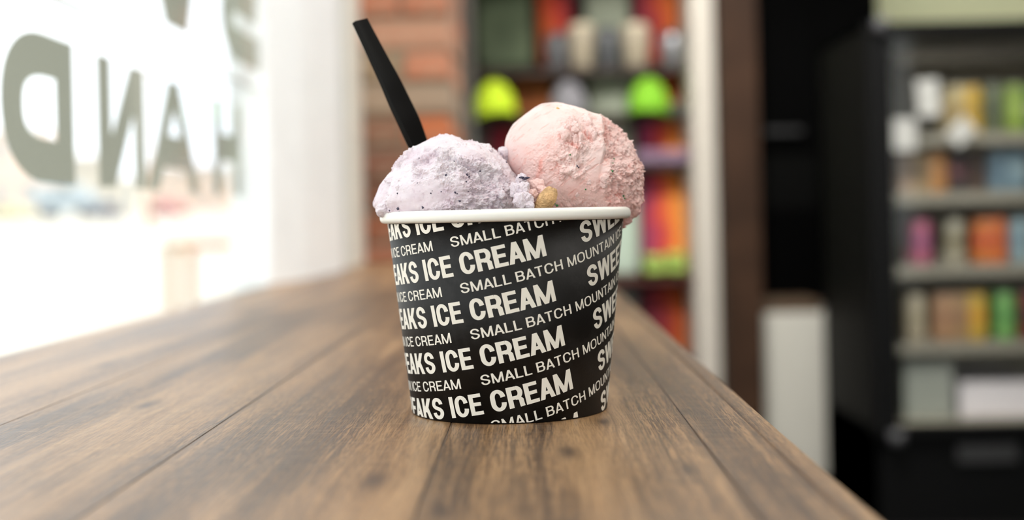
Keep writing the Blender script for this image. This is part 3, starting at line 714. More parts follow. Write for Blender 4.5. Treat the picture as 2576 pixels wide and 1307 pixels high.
GRN = srgb('green_candy', (36, 128, 62), .4); BLU = srgb('blueberry_skin', (62, 56, 78), .4); YEL = srgb('toffee', (226, 186, 116), .5)
def bits(name, m, ob, bvh, C, pts, label):
    for i, (px, py, r) in enumerate(pts):
        h, n_ = on_surface(bvh, C, px, py)
        if not h: continue
        bm = bmesh.new(); bmesh.ops.create_icosphere(bm, subdivisions=1, radius=1)
        s = r*PXM*.72
        for v in bm.verts: v.co = Vector((v.co.x*s*random.uniform(.6, 1.3), v.co.y*s*.7, v.co.z*s*random.uniform(.7, 1.4)))
        o = bmo(name, bm, m, ob, True, h+n_*s*.15); o['label'] = label; o.rotation_euler = (0, random.uniform(-1, 1), 0)
bits('green_speck', GRN, pnk, pnk_b, pnk_C, [(1544, 400, 4.0), (1542, 410, 3), (1540, 430, 4.5), (1473, 476, 3.5), (1568, 492, 5), (1571, 499, 3.5), (1402, 516, 5), (1396, 512, 3), (1434, 389, 3)], 'green speck')
bits('dark_speck', BLU, pnk, pnk_b, pnk_C, [(1452, 417, 4), (1455, 421, 3)], 'dark speck')
bits('toffee_bit', YEL, pnk, pnk_b, pnk_C, [(1403, 273, 6), (1364, 478, 5)], 'amber bit')
bits('blueberry_bit', BLU, lav, lav_b, lav_C, [(1055, 398, 2.6), (1122, 440, 4.2), (1174, 440, 4.5), (1180, 444, 3), (1208, 430, 3.4), (1142, 406, 3.2), (1084, 486, 3.2), (1087, 480, 2), (1145, 484, 4.2), (1150, 487, 2.5), (1173, 457, 3.2), (1178, 481, 2.2), (1156, 505, 4.5), (1064, 521, 4.5),
     (1002, 524, 5.5), (1006, 533, 4), (1012, 536, 3.6), (1050, 460, 2.4), (1110, 482, 2.2), (1274, 408, 3.5), (1208, 527, 3), (980, 530, 3.5), (1000, 486, 3)], 'dark blueberry bit')
for px, py in ((1312, 446), (1320, 449), (1326, 447)):
    h = at(px, py, .5500); bm = bmesh.new(); bmesh.ops.create_icosphere(bm, subdivisions=1, radius=.0009)
    for v in bm.verts: v.co.x *= 1.6; v.co.z *= .6
    o = bmo('blueberry_bit', bm, BLU, lav, True, h-lav.location); o['label'] = 'dark blueberry bit'

# ================================================================== SPOON
PLAST = srgb('black_plastic', (3, 3, 3), .30, spec=.12)
sp = empty('plastic_spoon', at(1085, 440, .603)); tag(sp, 'black plastic spoon stuck upright behind the lavender scoop', 'spoon')
def spoon():
    cl = [(902, 52, 34), (912, 72, 35), (930, 108, 38), (955, 158, 42), (980, 208, 47), (1003, 258, 51), (1024, 302, 52), (1042, 345, 48), (1056, 380, 42), (1070, 415, 36)]
    fine_ = []
    for i in range(len(cl)-1):
        for k in range(4):
            t = k/4; p0, p1, p2, p3 = cl[max(0, i-1)], cl[i], cl[i+1], cl[min(len(cl)-1, i+2)]
            fine_.append(tuple(.5*((2*b)+(c-a)*t+(2*a-5*b+4*c-d)*t*t+(3*b-a-3*c+d)*t**3) for a, b, c, d in zip(p0, p1, p2, p3)))
    cl = fine_+[cl[-1]]
    beta = math.radians(52); th = .0027
    V = []; Fc = []
    o0 = sp.location
    for i, (x, y, wpx) in enumerate(cl):
        a = cl[max(0, i-1)]; c = cl[min(len(cl)-1, i+1)]
        Pa, Pc = at(a[0], a[1], .603), at(c[0], c[1], .603)
        t = (Pc-Pa).normalized(); perp = Vector((-t.z, 0, t.x))
        if perp.x < 0: perp = -perp
        Wd = perp*math.cos(beta)+Vector((0, 1, 0))*math.sin(beta); Nn = t.cross(Wd).normalized()
        if Nn.y > 0: Nn = -Nn
        P = at(x+3, y, .603); hw = wpx*.86*PXM/math.cos(beta)/2
        tk = th
        ring = [(-hw, .44), (-hw*.96, .5), (-hw*.5, .46), (0, .44), (hw*.5, .46), (hw*.96, .5), (hw, .44), (hw, -.5), (-hw, -.5)]
        for u, q in ring: V.append(P+Wd*u+Nn*tk*q-o0)
    n = 9
    for i in range(len(cl)-1):
        for j in range(n):
            k = (j+1) % n; Fc.append((i*n+j, i*n+k, (i+1)*n+k, (i+1)*n+j))
    Fc += [tuple(range(n))[::-1], tuple(range((len(cl)-1)*n, len(cl)*n))]
    me = bpy.data.meshes.new('handle'); me.from_pydata([tuple(p) for p in V], [], Fc); bm = bmesh.new(); bm.from_mesh(me)
    o = bmo('handle', bm, PLAST, sp, True); o.data.set_sharp_from_angle(angle=math.radians(28))
    # bowl, buried in the ice cream
    C = at(1092, 460, .603)-o0; t = (at(1106, 492, .603)-at(1078, 428, .603)).normalized()
    bm = bmesh.new(); bmesh.ops.create_uvsphere(bm, u_segments=20, v_segments=12, radius=1)
    X = t; Yv = Vector((0, 1, 0)); Z = X.cross(Yv)
    for v in bm.verts:
        d = .0025*(1-v.co.x**2-v.co.z**2)
        v.co = C+X*v.co.x*.015+Z*v.co.z*.0085+Yv*(v.co.y*.0008+d)
    bmo('bowl', bm, PLAST, sp, True)
spoon()
#---BACKGROUND---
# ================================================================== CLOTHING DISPLAY
DW = srgb('dark_brown_wood', (58, 42, 32), .6, noise=.2)
YD = 4.62
def XY(px, Y, py=540): return at(px, py, Y).x
def ZY(py, Y, px=1500): return at(px, py, Y).z
rack = empty('display_rack', (XY(1470, YD), YD, 0)); tag(rack, 'dark wooden display rack holding caps, tumblers and tie-dye shirts', 'rack')
ox = rack.location.x
def RX(px, Y=YD): return XY(px, Y)-ox
boxo('back_panel', DW, rack, RX(1150), RX(1745), .34, .36, 0, 2.3)
boxo('upright', srgb('umber_wood', (70, 54, 44), .6), rack, RX(1150), RX(1184), -.05, .34, 0, 2.3)
boxo('upright', srgb('umber_wood', (70, 54, 44), .6), rack, RX(1738), RX(1750), -.02, .34, 0, 2.3)
boxo('rail', srgb('grey_metal', (118, 116, 108), .5), rack, RX(1186), RX(1200), -.04, .0, 0, 2.3)
SHELF = {}
for y in (172, 291, 415, 700, 905):
    z = ZY(y, YD); SHELF[y] = z
    boxo('shelf', DW if y != 700 else srgb('mahogany', (86, 38, 28), .6), rack, RX(1200), RX(1738), -.02, .30, z-.018, z)
for y in (20, -90): boxo('shelf', DW, rack, RX(1200), RX(1738), .02, .30, ZY(-60, YD)-.01, ZY(-60, YD)+.01) if y == 20 else None
def tiedye(name, stops, dark=1.):
    m = bpy.data.materials.new(name); m.use_nodes = True; nt = m.node_tree; b = nt.nodes['Principled BSDF']; b.inputs['Roughness'].default_value = .9
    tcn = nt.nodes.new('ShaderNodeTexCoord'); sx = nt.nodes.new('ShaderNodeSeparateXYZ'); nz = nt.nodes.new('ShaderNodeTexNoise'); nz.inputs['Scale'].default_value = 9
    ma = nt.nodes.new('ShaderNodeMath'); ma.operation = 'MULTIPLY_ADD'; ma.inputs[1].default_value = 5.2; ma.inputs[2].default_value = .22
    mb = nt.nodes.new('ShaderNodeMath'); mb.operation = 'MULTIPLY_ADD'; mb.inputs[1].default_value = .55
    r = nt.nodes.new('ShaderNodeValToRGB')
    while len(r.color_ramp.elements) < len(stops): r.color_ramp.elements.new(.5)
    for e, (p, c) in zip(r.color_ramp.elements, stops): e.position = p; e.color = (*[q*dark for q in lin(c)], 1)
    L = nt.links.new; L(tcn.outputs['Object'], sx.inputs[0]); L(tcn.outputs['Object'], nz.inputs['Vector']); L(sx.outputs[0], ma.inputs[0]); L(nz.outputs[0], mb.inputs[0]); L(ma.outputs[0], mb.inputs[2]); L(mb.outputs[0], r.inputs[0]); L(r.outputs[0], b.inputs['Base Color'])
    return m
TD = tiedye('tie_dye', [(.12, (150, 66, 104)), (.34, (206, 66, 68)), (.52, (240, 112, 60)), (.72, (246, 160, 66)), (.95, (236, 160, 84))])
TDF = tiedye('tie_dye_mirrored', [(.1, (196, 104, 44)), (.4, (206, 74, 44)), (.6, (196, 62, 48)), (.8, (136, 44, 58)), (.95, (110, 40, 66))], .8)
TDD = tiedye('tie_dye_dark', [(.12, (120, 44, 66)), (.38, (160, 46, 44)), (.6, (206, 88, 38)), (.85, (196, 106, 38))], .75)
RED = tiedye('tie_dye_red', [(.1, (150, 52, 72)), (.5, (176, 58, 74)), (.9, (224, 104, 60))])
SAGE = srgb('sage_cotton', (164, 170, 150), .95, noise=.15, nscale=12); DGRN = srgb('forest_cotton', (92, 104, 80), .95, noise=.25, nscale=10)
MINT = srgb('mint_cotton', (196, 214, 196), .95, noise=.1); ORB = srgb('rust_cotton', (150, 86, 46), .95, noise=.3, nscale=14); GRYC = srgb('grey_cotton', (120, 118, 112), .95, noise=.2)
def garment(x0, x1, y0, y1, m, label, Y=YD+.16, d=.09, group='shirts hanging in the display rack'):
    """folded/hanging shirt seen edge-on: draped body with soft folds, on a hook"""
    X0, X1 = XY(x0, Y), XY(x1, Y); zt, zb = ZY(y0, Y), ZY(y1, Y)
    w = X1-X0; h = zt-zb
    g = empty('hanging_shirt', ((X0+X1)/2, Y, zb)); tag(g, label, 'shirt', group)
    V = []; Fc = []; nr, nc = 14, 40; ph = random.random()*6
    for i in range(nr):
        t = i/(nr-1); sh = 1 if t < .9 else math.sqrt(max(.02, 1-((t-.9)/.1)**2*.8))
        for j in range(nc):
            a = 2*math.pi*j/nc
            fold = 1+.16*math.sin(5*a+ph+t)*(1-t*.6)
            ca, sa = math.cos(a), math.sin(a)
            V.append((w/2*sh*math.copysign(abs(ca)**.5, ca)*(1+.02*math.sin(3*t+ph)), d/2*sh*fold*math.copysign(abs(sa)**.7, sa), t*h))
    for i in range(nr-1):
        for j in range(nc):
            k = (j+1) % nc; Fc.append((i*nc+j, i*nc+k, (i+1)*nc+k, (i+1)*nc+j))
    Fc += [tuple(range(nc))[::-1], tuple(range((nr-1)*nc, nr*nc))]
    pydata('body', V, Fc, m, g, True)
    boxo('hanger_hook', BLACKM, g, -.003, .003, -.003, .003, h-.002, h+.004)
    return g
garment(1207, 1350, -50, 166, DGRN, 'dark green shirt hanging above the left lime cap')
garment(1362, 1452, -50, 166, TDF, 'orange and maroon tie-dye shirt hanging left of the sage one, top shelf')
garment(1482, 1594, -50, 166, srgb('dusty_sage_cotton', (140, 146, 128), .95, noise=.15), 'pale sage shirt hanging between two tie-dye ones, top shelf')
garment(1606, 1718, -50, 166, TDD, 'maroon to orange tie-dye shirt hanging right of the sage one, top shelf')
garment(1292, 1402, 190, 288, ORB, 'rust orange shirt behind and right of the left lime cap')
garment(1486, 1600, 190, 288, SAGE, 'sage shirt hanging behind the row of tumblers, second shelf')
garment(1612, 1724, 190, 288, TDD, 'dark tie-dye shirt behind the right green cap')
garment(1228, 1302, 309, 412, RED, 'rose red tie-dye shirt low behind the gap between the two scoops')
garment(1484, 1600, 309, 412, SAGE, 'sage shirt hanging behind the pink scoop, third shelf')
garment(1606, 1728, 309, 412, TD, 'maroon to orange tie-dye shirt just below the right green cap')
garment(1612, 1732, 433, 690, TD, 'long purple, red and orange tie-dye shirt beside the white post')
garment(1500, 1606, 433, 690, MINT, 'pale mint shirt just right of the cup rim')
garment(1190, 1240, 309, 412, GRYC, 'pale grey shirt at the left end of the third shelf')
garment(1606, 1738, 719, 900, TDD, 'dark tie-dye shirt on the lowest visible shelf')
garment(1500, 1602, 719, 900, GRYC, 'grey shirt on the lowest visible shelf behind the cup')
def cap(px, y0, y1, wpx, m, label, tilt=0, Y=YD-.012):
    zb = ZY(y1, Y, px); h = (y1-y0)*Y/F; w = wpx*Y/F
    g = empty('baseball_cap', (XY(px, Y), Y+.03, zb)); tag(g, label, 'cap', 'caps on the display rack'); g.rotation_euler = (0, 0, tilt)
    V = []; Fc = []; nr, nc = 12, 36
    for i in range(nr):
        e = i/(nr-1)*math.pi/2
        for j in range(nc):
            a = 2*math.pi*j/nc; s = 1-.012*abs(math.cos(3*a))**8
            V.append((w*.46*math.cos(e)**1.12*math.cos(a)*s, w*.46*math.cos(e)**1.12*math.sin(a)*s, .012+(h-.012)*math.sin(e)*s))
    for i in range(nr-1):
        for j in range(nc):
            k = (j+1) % nc; Fc.append((i*nc+j, i*nc+k, (i+1)*nc+k, (i+1)*nc+j))
    pydata('crown', V, Fc, m, g, True)
    V = []; Fc = []; n = 20
    for i in range(n):
        a = math.pi+math.pi*i/(n-1)
        xi, yi = w*.42*math.cos(a), w*.42*math.sin(a); xo, yo = w*.5*math.cos(a), w*.86*math.sin(a)
        dz = -.012*math.cos(a)**2
        V += [(xi, yi, .014+dz), (xo, yo, .008+dz*1.6), (xo, yo, .004+dz*1.6), (xi, yi, .008+dz)]
    for i in range(n-1):
        for j in range(4):
            k = (j+1) % 4; Fc.append((i*4+j, i*4+k, (i+1)*4+k, (i+1)*4+j))
    pydata('brim', V, Fc, m, g, True)
    bm = bmesh.new(); bmesh.ops.create_uvsphere(bm, u_segments=10, v_segments=6, radius=.006); bmo('button', bm, m, g, True, (0, 0, h))
LIME = srgb('neon_lime', (200, 228, 40), .8, noise=.05); NGRN = srgb('neon_green', (128, 190, 40), .8, noise=.05); GRYF = srgb('grey_felt', (128, 126, 130), .9)
cap(1250, 198, 289, 118, LIME, 'neon yellow-lime cap on the left of the display', .25)
cap(1640, 192, 284, 118, NGRN, 'neon green cap on the right of the display', -.2)
cap(1438, 200, 289, 105, GRYF, 'mottled grey cap half hidden behind the pink scoop', .1)
cap(1716, 250, 290, 60, srgb('dark_grey_felt', (84, 80, 76), .9), 'small dark grey cap by the white post, right of the green cap', 0, YD+.0)
def tumbler(px, y0, y1, wpx, m, lid, label, k=1):
    Y = YD+.03; zb = SHELF[172]; z1 = ZY(y0, Y, px); h = z1-zb; r = wpx*Y/F/2
    g = empty('tumbler', (XY(px, Y, y1), Y, zb)); tag(g, label, 'tumbler', 'tumblers on the display rack')
    v, f = lathe([(.001, 0), (r*.72, 0), (r*.8, .01), (r*.97, h*.45), (r, h*.78), (r*.92, h*.88)], 28); pydata('body', v, f, m, g, True)
    v, f = lathe([(r*.94, h*.87), (r*.94, h*.93), (r*.7, h), (.001, h)], 28); pydata('lid', v, f, lid, g, True)
CRM = srgb('cream_enamel', (166, 154, 132), .4); DKG = srgb('charcoal_enamel', (52, 52, 52), .35); STL = srgb('brushed_steel', (150, 150, 152), .35, metal=.7)
tumbler(1402, 84, 168, 62, srgb('slate_enamel', (92, 92, 94), .4), DKG, 'short dark grey tumbler left of the first cream one')
tumbler(1464, 60, 172, 66, CRM, srgb('cream_lid', (200, 186, 160), .5), 'cream tumbler left of the centre of the display')
tumbler(1530, 70, 168, 66, srgb('iron_enamel', (78, 80, 82), .35), DKG, 'dark grey tumbler between the two cream ones')
tumbler(1600, 60, 172, 70, CRM, srgb('cream_lid', (200, 186, 160), .5), 'cream tumbler right of the dark grey one')
tumbler(1692, 80, 168, 64, STL, DKG, 'silver grey tumbler nearest the white post')
# folded items on the shelves
def folded(x0, x1, y0, y1, m, label, Y=YD-.0):
    g = empty('folded_shirt', ((XY(x0, Y)+XY(x1, Y))/2, Y+.03, ZY(y1, Y))); tag(g, label, 'shirt', 'folded shirts on the display rack')
    w = XY(x1, Y)-XY(x0, Y); h = (y1-y0)*Y/F
    for i in range(2):
        bm = bmesh.new(); box(bm, -w/2+.004*i, w/2-.003*i, -.065, .065, h*i/2, h*(i+1)/2, h*.2, 3); bmo('fold', bm, m, g, True)
folded(1602, 1736, 382, 412, srgb('lavender_cotton', (150, 124, 146), .9), 'folded lavender shirt on the third shelf beside the white post')
folded(1618, 1668, 646, 690, srgb('lime_cotton', (168, 196, 96), .9), 'folded lime green shirt on the mahogany shelf, left one')
folded(1672, 1722, 640, 690, srgb('lime_cotton', (168, 196, 96), .9), 'folded lime green shirt on the mahogany shelf, right one')
bm = bmesh.new(); box(bm, RX(1725), RX(1768), -.06, .02, SHELF[700]-.05, SHELF[700]+.002, .004)
bmo('shelf_end', srgb('mahogany', (86, 38, 28), .6), rack, False) if False else bmo('shelf_end', bm, srgb('mahogany', (86, 38, 28), .6), rack)

# ================================================================== POSTS AND DARK ALCOVE
Yp = 4.48
struct(boxo('trim_3', srgb('bone_paint', (214, 206, 192), .6), None, XY(1746, Yp), XY(1814, Yp), Yp-.02, Yp+.5, 0, CEIL, .006))
Yq = 4.30
struct(boxo('trim_4', srgb('walnut_board', (56, 38, 26), .7, spec=.15, noise=.3, nscale=6), None, XY(1818, Yq), XY(1912, Yq), Yq-.02, Yq+.12, 0, CEIL, .004))
Yk = 4.98
cab = empty('black_cabinet', (XY(2060, Yk), Yk, 0)); tag(cab, 'tall black cabinet standing between the brown post and the drinks cooler', 'cabinet')
cw0, cw1 = XY(1890, Yk)-cab.location.x, XY(2222, Yk)-cab.location.x
boxo('body', DARKWALL, cab, cw0, cw1, .02, .55, 0, 2.6)
zz = [0.02, .85, ZY(520, Yk), ZY(395, Yk), 1.75, 2.58]
for i, (a, b) in enumerate([(.02, ZY(530, Yk)-.005), (ZY(390, Yk)+.005, 2.58)]):
    for x0, x1 in ((cw0+.01, XY(2060, Yk)-cab.location.x-.004), (XY(2060, Yk)-cab.location.x+.004, cw1-.01)):
        d = boxo('door', srgb('black_gloss_door', (4, 4, 4), .7, spec=.02), cab, x0, x1, -.002, .018, a, b, .003)
boxo('drawer_front', srgb('black_gloss_door', (5, 5, 5), .6, spec=.03), cab, XY(2060, Yk)-cab.location.x+.004, cw1-.01, -.002, .018, ZY(530, Yk)+.005, ZY(390, Yk)-.005, .003)
hb = boxo('handle', srgb('dull_black_steel', (20, 20, 20), .4), cab, XY(1925, Yk)-cab.location.x, XY(2020, Yk)-cab.location.x, -.03, -.012, ZY(350, Yk), ZY(336, Yk), .004)
bm = bmesh.new(); Yb = 4.72
bin_ = empty('white_bin', ((XY(1912, Yb)+XY(2068, Yb))/2, Yb, 0)); tag(bin_, 'white bin cabinet with a wooden top in front of the black cabinet', 'bin')
bw = (XY(2068, Yb)-XY(1912, Yb))/2; zt = ZY(786, Yb, 1990)
boxo('body', srgb('bin_white', (226, 222, 208), .6), bin_, -bw-.06, bw, 0, .24, .0, zt, .006)
boxo('top', srgb('brown_wood_top', (96, 76, 56), .6), bin_, -bw-.04, bw-.01, .01, .235, zt, zt+.045, .006)
bin2 = empty('grey_bin', ((XY(2082, Yb)+XY(2150, Yb))/2, Yb, 0)); tag(bin2, 'dark grey bin right beside the white bin', 'bin')
bw = (XY(2150, Yb)-XY(2082, Yb))/2
boxo('body', srgb('charcoal_plastic', (146, 141, 134), .6), bin2, -bw, bw, .02, .24, .0, zt-.02, .01)
boxo('lid', srgb('charcoal_plastic', (146, 141, 134), .6), bin2, -bw-.004, bw+.004, .015, .245, zt-.02, zt+.005, .006)

# ================================================================== DRINKS COOLER
Yc = 3.92
cx0 = XY(2186, Yc); xi0 = XY(2248, Yc); cwid = .86
cool = empty('drinks_cooler', (cx0, Yc, 0)); tag(cool, 'black glass-door drinks cooler stocked with colourful cans, right edge', 'cooler')
ctop = ZY(52, Yc, 2400); zi0 = ZY(1066, Yc, 2400); zi1 = ZY(82, Yc, 2400)
st = xi0-cx0
BLK = srgb('black_enamel', (10, 10, 10), .55, spec=.12)
bm = bmesh.new()
box(bm, 0, .02, .03, .62, 0, ctop); box(bm, cwid-.02, cwid, .03, .62, 0, ctop); box(bm, 0, cwid, .60, .62, 0, ctop)
box(bm, 0, cwid, .03, .62, ctop-.02, ctop); box(bm, 0, cwid, .03, .62, 0, zi0-.01)
bmo('body', bm, BLK, cool)
INT = srgb('cooler_liner', (176, 166, 150), .6)
bm = bmesh.new(); box(bm, .021, .03, .05, .6, zi0, ctop-.03); box(bm, cwid-.03, cwid-.021, .05, .6, zi0, ctop-.03); box(bm, .03, cwid-.03, .585, .599, zi0, ctop-.03); box(bm, .03, cwid-.03, .05, .6, zi0-.009, zi0+.003)
bmo('liner', bm, INT, cool)
door = empty('door', (0, 0, 0)); door.parent = cool
bm = bmesh.new()
box(bm, .002, st, -.012, .028, zi0-.03, ctop-.002); box(bm, cwid-st, cwid-.002, -.012, .028, zi0-.03, ctop-.002)
box(bm, st, cwid-st, -.012, .028, zi1, ctop-.002); box(bm, st, cwid-st, -.012, .028, zi0-.03, zi0)
bmo('door_frame', bm, BLK, door)
boxo('door_glass', gm, door, st, cwid-st, .004, .010, zi0, zi1)
for (px, py) in ((2222, 66), (2238, 1096)):
    v, f = lathe([(.001, -.02), (.022, -.02), (.024, 0), (.022, .02), (.001, .02)], 20)
    pydata('hinge', v, f, srgb('hinge_grey', (74, 74, 76), .4), cool, True, (XY(px, Yc)-cx0, -.024, ZY(py, Yc, px)))
boxo('name_plate', srgb('grey_plate', (50, 50, 50), .5), cool, XY(2400, Yc)-cx0, XY(2552, Yc)-cx0, .012, .0295, ZY(1165, Yc, 2480), ZY(1122, Yc, 2480), .004)
boxo('light_cover', srgb('header_panel', (74, 66, 56), .6), cool, .03, cwid-.03, .06, .10, ZY(150, Yc, 2400), ctop-.03)
ye = bpy.data.materials.new('added_cooler_led'); ye.use_nodes = True; q = ye.node_tree.nodes['Principled BSDF']; q.inputs['Emission Color'].default_value = (1, .93, .82, 1); q.inputs['Emission Strength'].default_value = 1.3
boxo('added_light_strip', ye, cool, .1, cwid-.1, .105, .125, ZY(140, Yc, 2400), ZY(132, Yc, 2400))  # glowing strip added to brighten the cooler contents
SH = [ZY(y, Yc+.05, 2400) for y in (338, 486, 668, 864)]
for i, z in enumerate(SH):
    boxo('shelf', srgb('wire_shelf_grey', (150, 142, 130), .5), cool, .032, cwid-.032, .06, .55, z-.012, z)
    boxo('price_rail', srgb('rail_grey', (142, 134, 122), .5), cool, .032, cwid-.032, .05, .059, z-.030, z+.004)
def can(X, Y, z, h, r, c, band, label, group):
    g = empty('drink_can', (X, Y, z)); tag(g, label, 'can', group)
    c = tuple(int(.78*q+.22*w) for q, w in zip(c, (122, 114, 102))); band = tuple(int(.78*q+.22*w) for q, w in zip(band, (122, 114, 102)))  # colours greyed to paint in the reflection veil of the door glass
    nm = 'can_%d_%d_%d' % c
    v, f = lathe([(.001, .003), (r*.7, 0), (r*.82, .003), (r, .014), (r, h-.016), (r*.84, h-.004)], 20); pydata('body', v, f, srgb(nm, c, .35), g, True)
    v, f = lathe([(r*.84, h-.004), (r*.86, h), (r*.8, h), (r*.78, h-.003), (.001, h-.003)], 20); pydata('lid', v, f, STL, g, True)
    v, f = lathe([(r+.0003, h*.38), (r+.0003, h*.62)], 20); pydata('label_band', v, f, srgb(nm+'b', band, .4), g, True)
ROWS = [
 (0, .158, [(2412, (196, 172, 122), (170, 140, 90), 'tan'), (2450, (214, 166, 46), (190, 150, 60), 'golden yellow'), (2505, (92, 102, 74), (70, 80, 60), 'dark olive'), (2558, (148, 178, 68), (170, 200, 90), 'lime green'), (2612, (110, 160, 90), (200, 200, 160), 'green')]),
 (1, .140, [(2276, (198, 164, 142), (170, 140, 120), 'beige'), (2318, (186, 156, 120), (150, 124, 96), 'light brown'), (2360, (206, 140, 82), (180, 120, 70), 'orange tan'), (2412, (54, 46, 52), (110, 60, 70), 'black'), (2458, (78, 58, 52), (60, 44, 42), 'dark brown'), (2512, (112, 142, 164), (80, 106, 130), 'steel blue'), (2558, (120, 150, 172), (150, 176, 190), 'pale blue'), (2610, (90, 90, 100), (150, 150, 150), 'grey')]),
 (2, .150, [(2316, (192, 92, 128), (150, 70, 120), 'magenta'), (2400, (180, 172, 152), (120, 110, 80), 'cream grey'), (2470, (226, 118, 50), (206, 70, 40), 'orange'), (2506, (228, 110, 50), (200, 80, 40), 'red orange'), (2562, (150, 180, 196), (120, 150, 170), 'sky blue'), (2615, (200, 190, 170), (160, 150, 120), 'cream')]),
 (3, .158, [(2298, (192, 176, 152), (170, 156, 130), 'cream'), (2366, (190, 142, 106), (170, 120, 90), 'caramel'), (2408, (176, 136, 98), (150, 110, 84), 'light tan'), (2450, (222, 176, 62), (230, 160, 40), 'yellow'), (2520, (122, 190, 100), (90, 160, 80), 'green'), (2578, (120, 44, 40), (60, 40, 40), 'dark red'), (2628, (180, 160, 60), (150, 130, 60), 'mustard')]),
]
shn = ['top', 'second', 'third', 'fourth']
for si, h, items in ROWS:
    for px, c, bnd, nm in items:
        Y = Yc+.13; X = XY(px, Y)
        if X > cx0+cwid-.07: continue
        can(X, Y, SH[si], h, .031, c, bnd, '%s drink can on the %s shelf of the cooler, front row' % (nm, shn[si]), 'cans in the cooler')
        can(X+.004, Y+.075, SH[si], h, .031, c, bnd, '%s drink can on the %s shelf of the cooler, behind another' % (nm, shn[si]), 'cans in the cooler')
# trays on the cooler floor
def tray(x0, x1, y0, y1, c, label):
    Y = Yc+.09; X0, X1 = XY(x0, Y), min(XY(x1, Y), cx0+cwid-.035); z0 = zi0+.004; z1 = max(ZY(y0, Y, 2400), z0+.06)
    g = empty('cardboard_tray', ((X0+X1)/2, Y, z0)); tag(g, label, 'box'); w = (X1-X0)/2; h = z1-z0
    bm = bmesh.new(); box(bm, -w, w, 0, .006, 0, h); box(bm, -w, w, .34, .346, 0, h); box(bm, -w, -w+.005, 0, .34, 0, h); box(bm, w-.005, w, 0, .34, 0, h); box(bm, -w, w, 0, .34, 0, .004)
    bmo('walls', bm, srgb('tray%d' % x0, c, .7), g)
    boxo('contents', srgb('wrap%d' % x0, tuple(int(q*.9) for q in c), .5), g, -w+.008, w-.008, .01, .33, .005, h*.94, .004)
tray(2400, 2620, 962, 1060, (226, 216, 220), 'white cardboard tray on the cooler floor')
tray(2262, 2392, 905, 1060, (150, 150, 142), 'grey box on the cooler floor left of the white tray')
PALE = srgb('sheet_white', (176, 176, 170), .7)
def sheet(px, py, w, h, rot, label):  # thin pale rectangle on the door glass
    P = at(px, py, Yc+.003); k = Yc/F
    bm = bmesh.new(); box(bm, -w*k/2, w*k/2, -.0004, .0004, -h*k/2, h*k/2)
    o = bmo('white_sheet', bm, PALE, None, False, (P.x, Yc+.0035, P.z)); o.rotation_euler = (0, rot, 0); tag(o, label, 'sheet', 'sheets on the cooler door')
sheet(2336, 246, 56, 92, -.06, 'tall white notice on the cooler door, highest of three')
sheet(2276, 338, 58, 78, 0, 'white notice low at the left edge of the cooler door')
sheet(2418, 330, 64, 50, -.75, 'tilted white notice on the cooler door, rightmost of three')

# ================================================================== STREET OUTSIDE
def gz(Y): return -.05+.0183*max(Y, 0)
pv = srgb('pale_paving', (226, 218, 204), .9, noise=.06, nscale=.4)
struct(pydata('ground', [(-120, -30, -.05), (XW-.16, -30, -.05), (XW-.16, 0, -.05), (-120, 0, -.05), (-120, 160, gz(160)), (60, 160, gz(160)), (60, 6.2, gz(6.2)), (XW-.16, 6.2, gz(6.2))],
               [(0, 1, 2, 3), (3, 2, 7, 6, 5, 4)], pv))
struct(pydata('street_front', [(XW-.16, -30, -.06), (20, -30, -.06), (20, YS-.15, -.06), (XW-.16, YS-.15, -.06)], [(0, 1, 2, 3)], pv))
def vehicle(name, px0, px1, py0, py1, Y, c, label, van=False):
    X0, X1 = at(px0, py1, Y).x, at(px1, py1, Y).x; zb = at((px0+px1)/2, py1, Y).z; h = (py1-py0)*Y/F; L_ = X1-X0
    zb = gz(Y)
    g = empty(name, ((X0+X1)/2, Y, zb)); tag(g, label, 'car' if not van else 'van')
    if van: prof = [(-.5, .2), (-.5, .95), (-.46, 1), (.22, 1), (.34, .62), (.48, .54), (.5, .2)]
    else: prof = [(-.5, .25), (-.49, .62), (-.3, .68), (-.2, 1), (.12, 1), (.27, .66), (.47, .58), (.5, .25)]
    n = len(prof); wd = 1.9
    V = [(x*L_, 0, z*h) for x, z in prof]+[(x*L_, wd, z*h) for x, z in prof]
    Fc = [tuple(range(n))[::-1], tuple(range(n, 2*n))]+[(i, (i+1) % n, n+(i+1) % n, n+i) for i in range(n)]
    pydata('body', V, Fc, srgb(label[:12], c, .4), g)
    gl = srgb('car_glass', (120, 128, 136), .2)
    boxo('side_window', gl, g, -.18*L_, .1*L_, -.01, .0, h*.7, h*.93)
    for sx in (-.32, .32):
        for yy in (-.02, wd-.2):
            v, f = lathe([(.001, 0), (h*.22, 0), (h*.22, .2), (.001, .2)], 20)
            v = [(a, c_, b_) for a, b_, c_ in v]
            pydata('wheel', v, f, srgb('tyre', (84, 84, 88), .8), g, False, (sx*L_, yy, h*.22))
vehicle('van', 88, 238, 466, 550, 80, (186, 198, 204), 'pale blue-white van parked across the street, seen through the window', True)
vehicle('car', 236, 290, 505, 545, 76, (110, 110, 122), 'dark car just right of the parked van')
vehicle('car', 372, 455, 498, 545, 78, (226, 150, 144), 'small red car parked across the street')
vehicle('car', -30, 62, 508, 548, 74, (224, 218, 170), 'pale yellow car at the left edge of the window view')
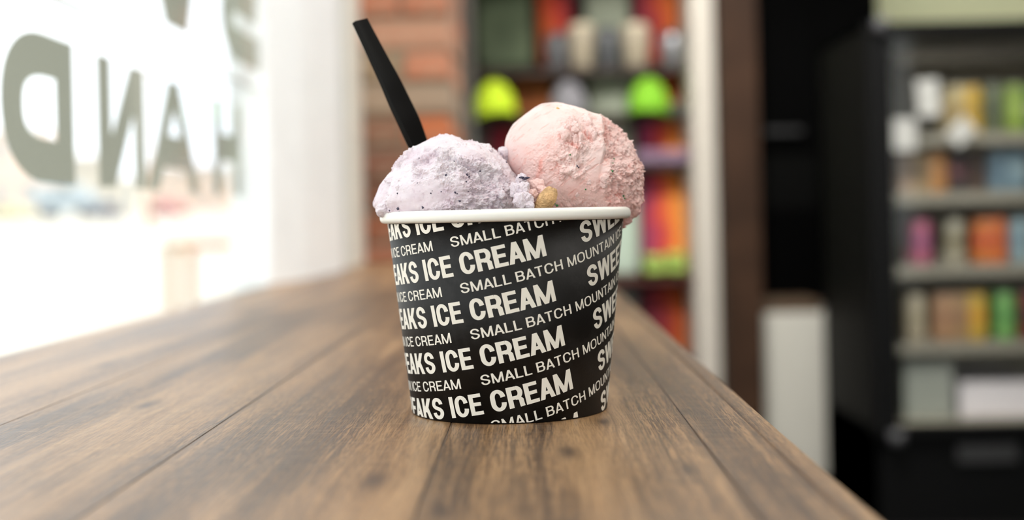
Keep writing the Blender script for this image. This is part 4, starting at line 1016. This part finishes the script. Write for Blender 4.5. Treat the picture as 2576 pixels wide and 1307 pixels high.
def building(px0, px1, py0, Y, c, label, storeys=2, bays=4):
    X0, X1 = at(px0, 500, Y).x, at(px1, 500, Y).x; zt = at((px0+px1)/2, py0, Y).z; z0 = gz(Y)
    g = empty('building', ((X0+X1)/2, Y, z0)); tag(g, label, 'building'); w = (X1-X0)/2; h = zt-z0
    boxo('wall', srgb('wall'+label[:9], c, .9, noise=.08, nscale=.5), g, -w, w, 0, 3, 0, h)
    boxo('cornice', srgb('cornice', (212, 206, 196), .8), g, -w-.2, w+.2, -.3, .2, h-.3, h+.15)
    for s in range(storeys):
        for k in range(bays):
            x = -w+(k+.5)*2*w/bays; z = h*(s+.28)/storeys
            f_ = boxo('window_frame', srgb('cornice', (212, 206, 196), .8), g, x-w/bays*.5, x+w/bays*.5, -.06, .02, z, z+h/storeys*.5)
            boxo('pane', srgb('far_glass', (178, 182, 182), .2), f_, x-w/bays*.42, x+w/bays*.42, -.08, -.062, z+.08, z+h/storeys*.5-.08)
building(-260, 108, 330, 104, (232, 212, 198), 'pinkish building far across the street at the left edge', 2, 5)
building(112, 280, 395, 125, (214, 208, 194), 'pale stone building behind the parked van', 2, 3)
building(286, 350, 452, 100, (228, 222, 208), 'low cream building between the van and the red car', 1, 2)
building(356, 560, 420, 114, (228, 208, 192), 'tan brick building behind the red car', 2, 4)
building(566, 900, 440, 100, (228, 200, 182), 'rust coloured building seen just beside the white casing', 1, 4)
ptb = empty('patio_table', (at(545, 610, 9.).x, 9., gz(9.))); tag(ptb, 'tan patio table outside the window near the casing', 'table')
zt_ = at(545, 606, 9.).z-gz(9.); TN = srgb('tan_wood', (176, 150, 122), .7)
boxo('table_top', TN, ptb, -.30, .34, -.3, .3, zt_-.05, zt_, .005)
for a, b_ in ((-.26, -.25), (.26, -.25), (-.26, .25), (.26, .25)): boxo('leg', TN, ptb, a-.025, a+.025, b_-.025, b_+.025, 0, zt_-.05)
def lamp_post(px, Y, label):
    g = empty('street_pole', (at(px, 500, Y).x, Y, gz(Y))); tag(g, label, 'pole')
    v, f = lathe([(.12, 0), (.12, .4), (.07, .5), (.05, 5.2)], 12); pydata('shaft', v, f, srgb('pole_orange', (190, 150, 120), .6), g, True)
    boxo('arm', srgb('pole_orange', (190, 150, 120), .6), g, -.05, .9, -.04, .04, 5.1, 5.2)
lamp_post(371, 40, 'slim tan street pole seen between the window letters')
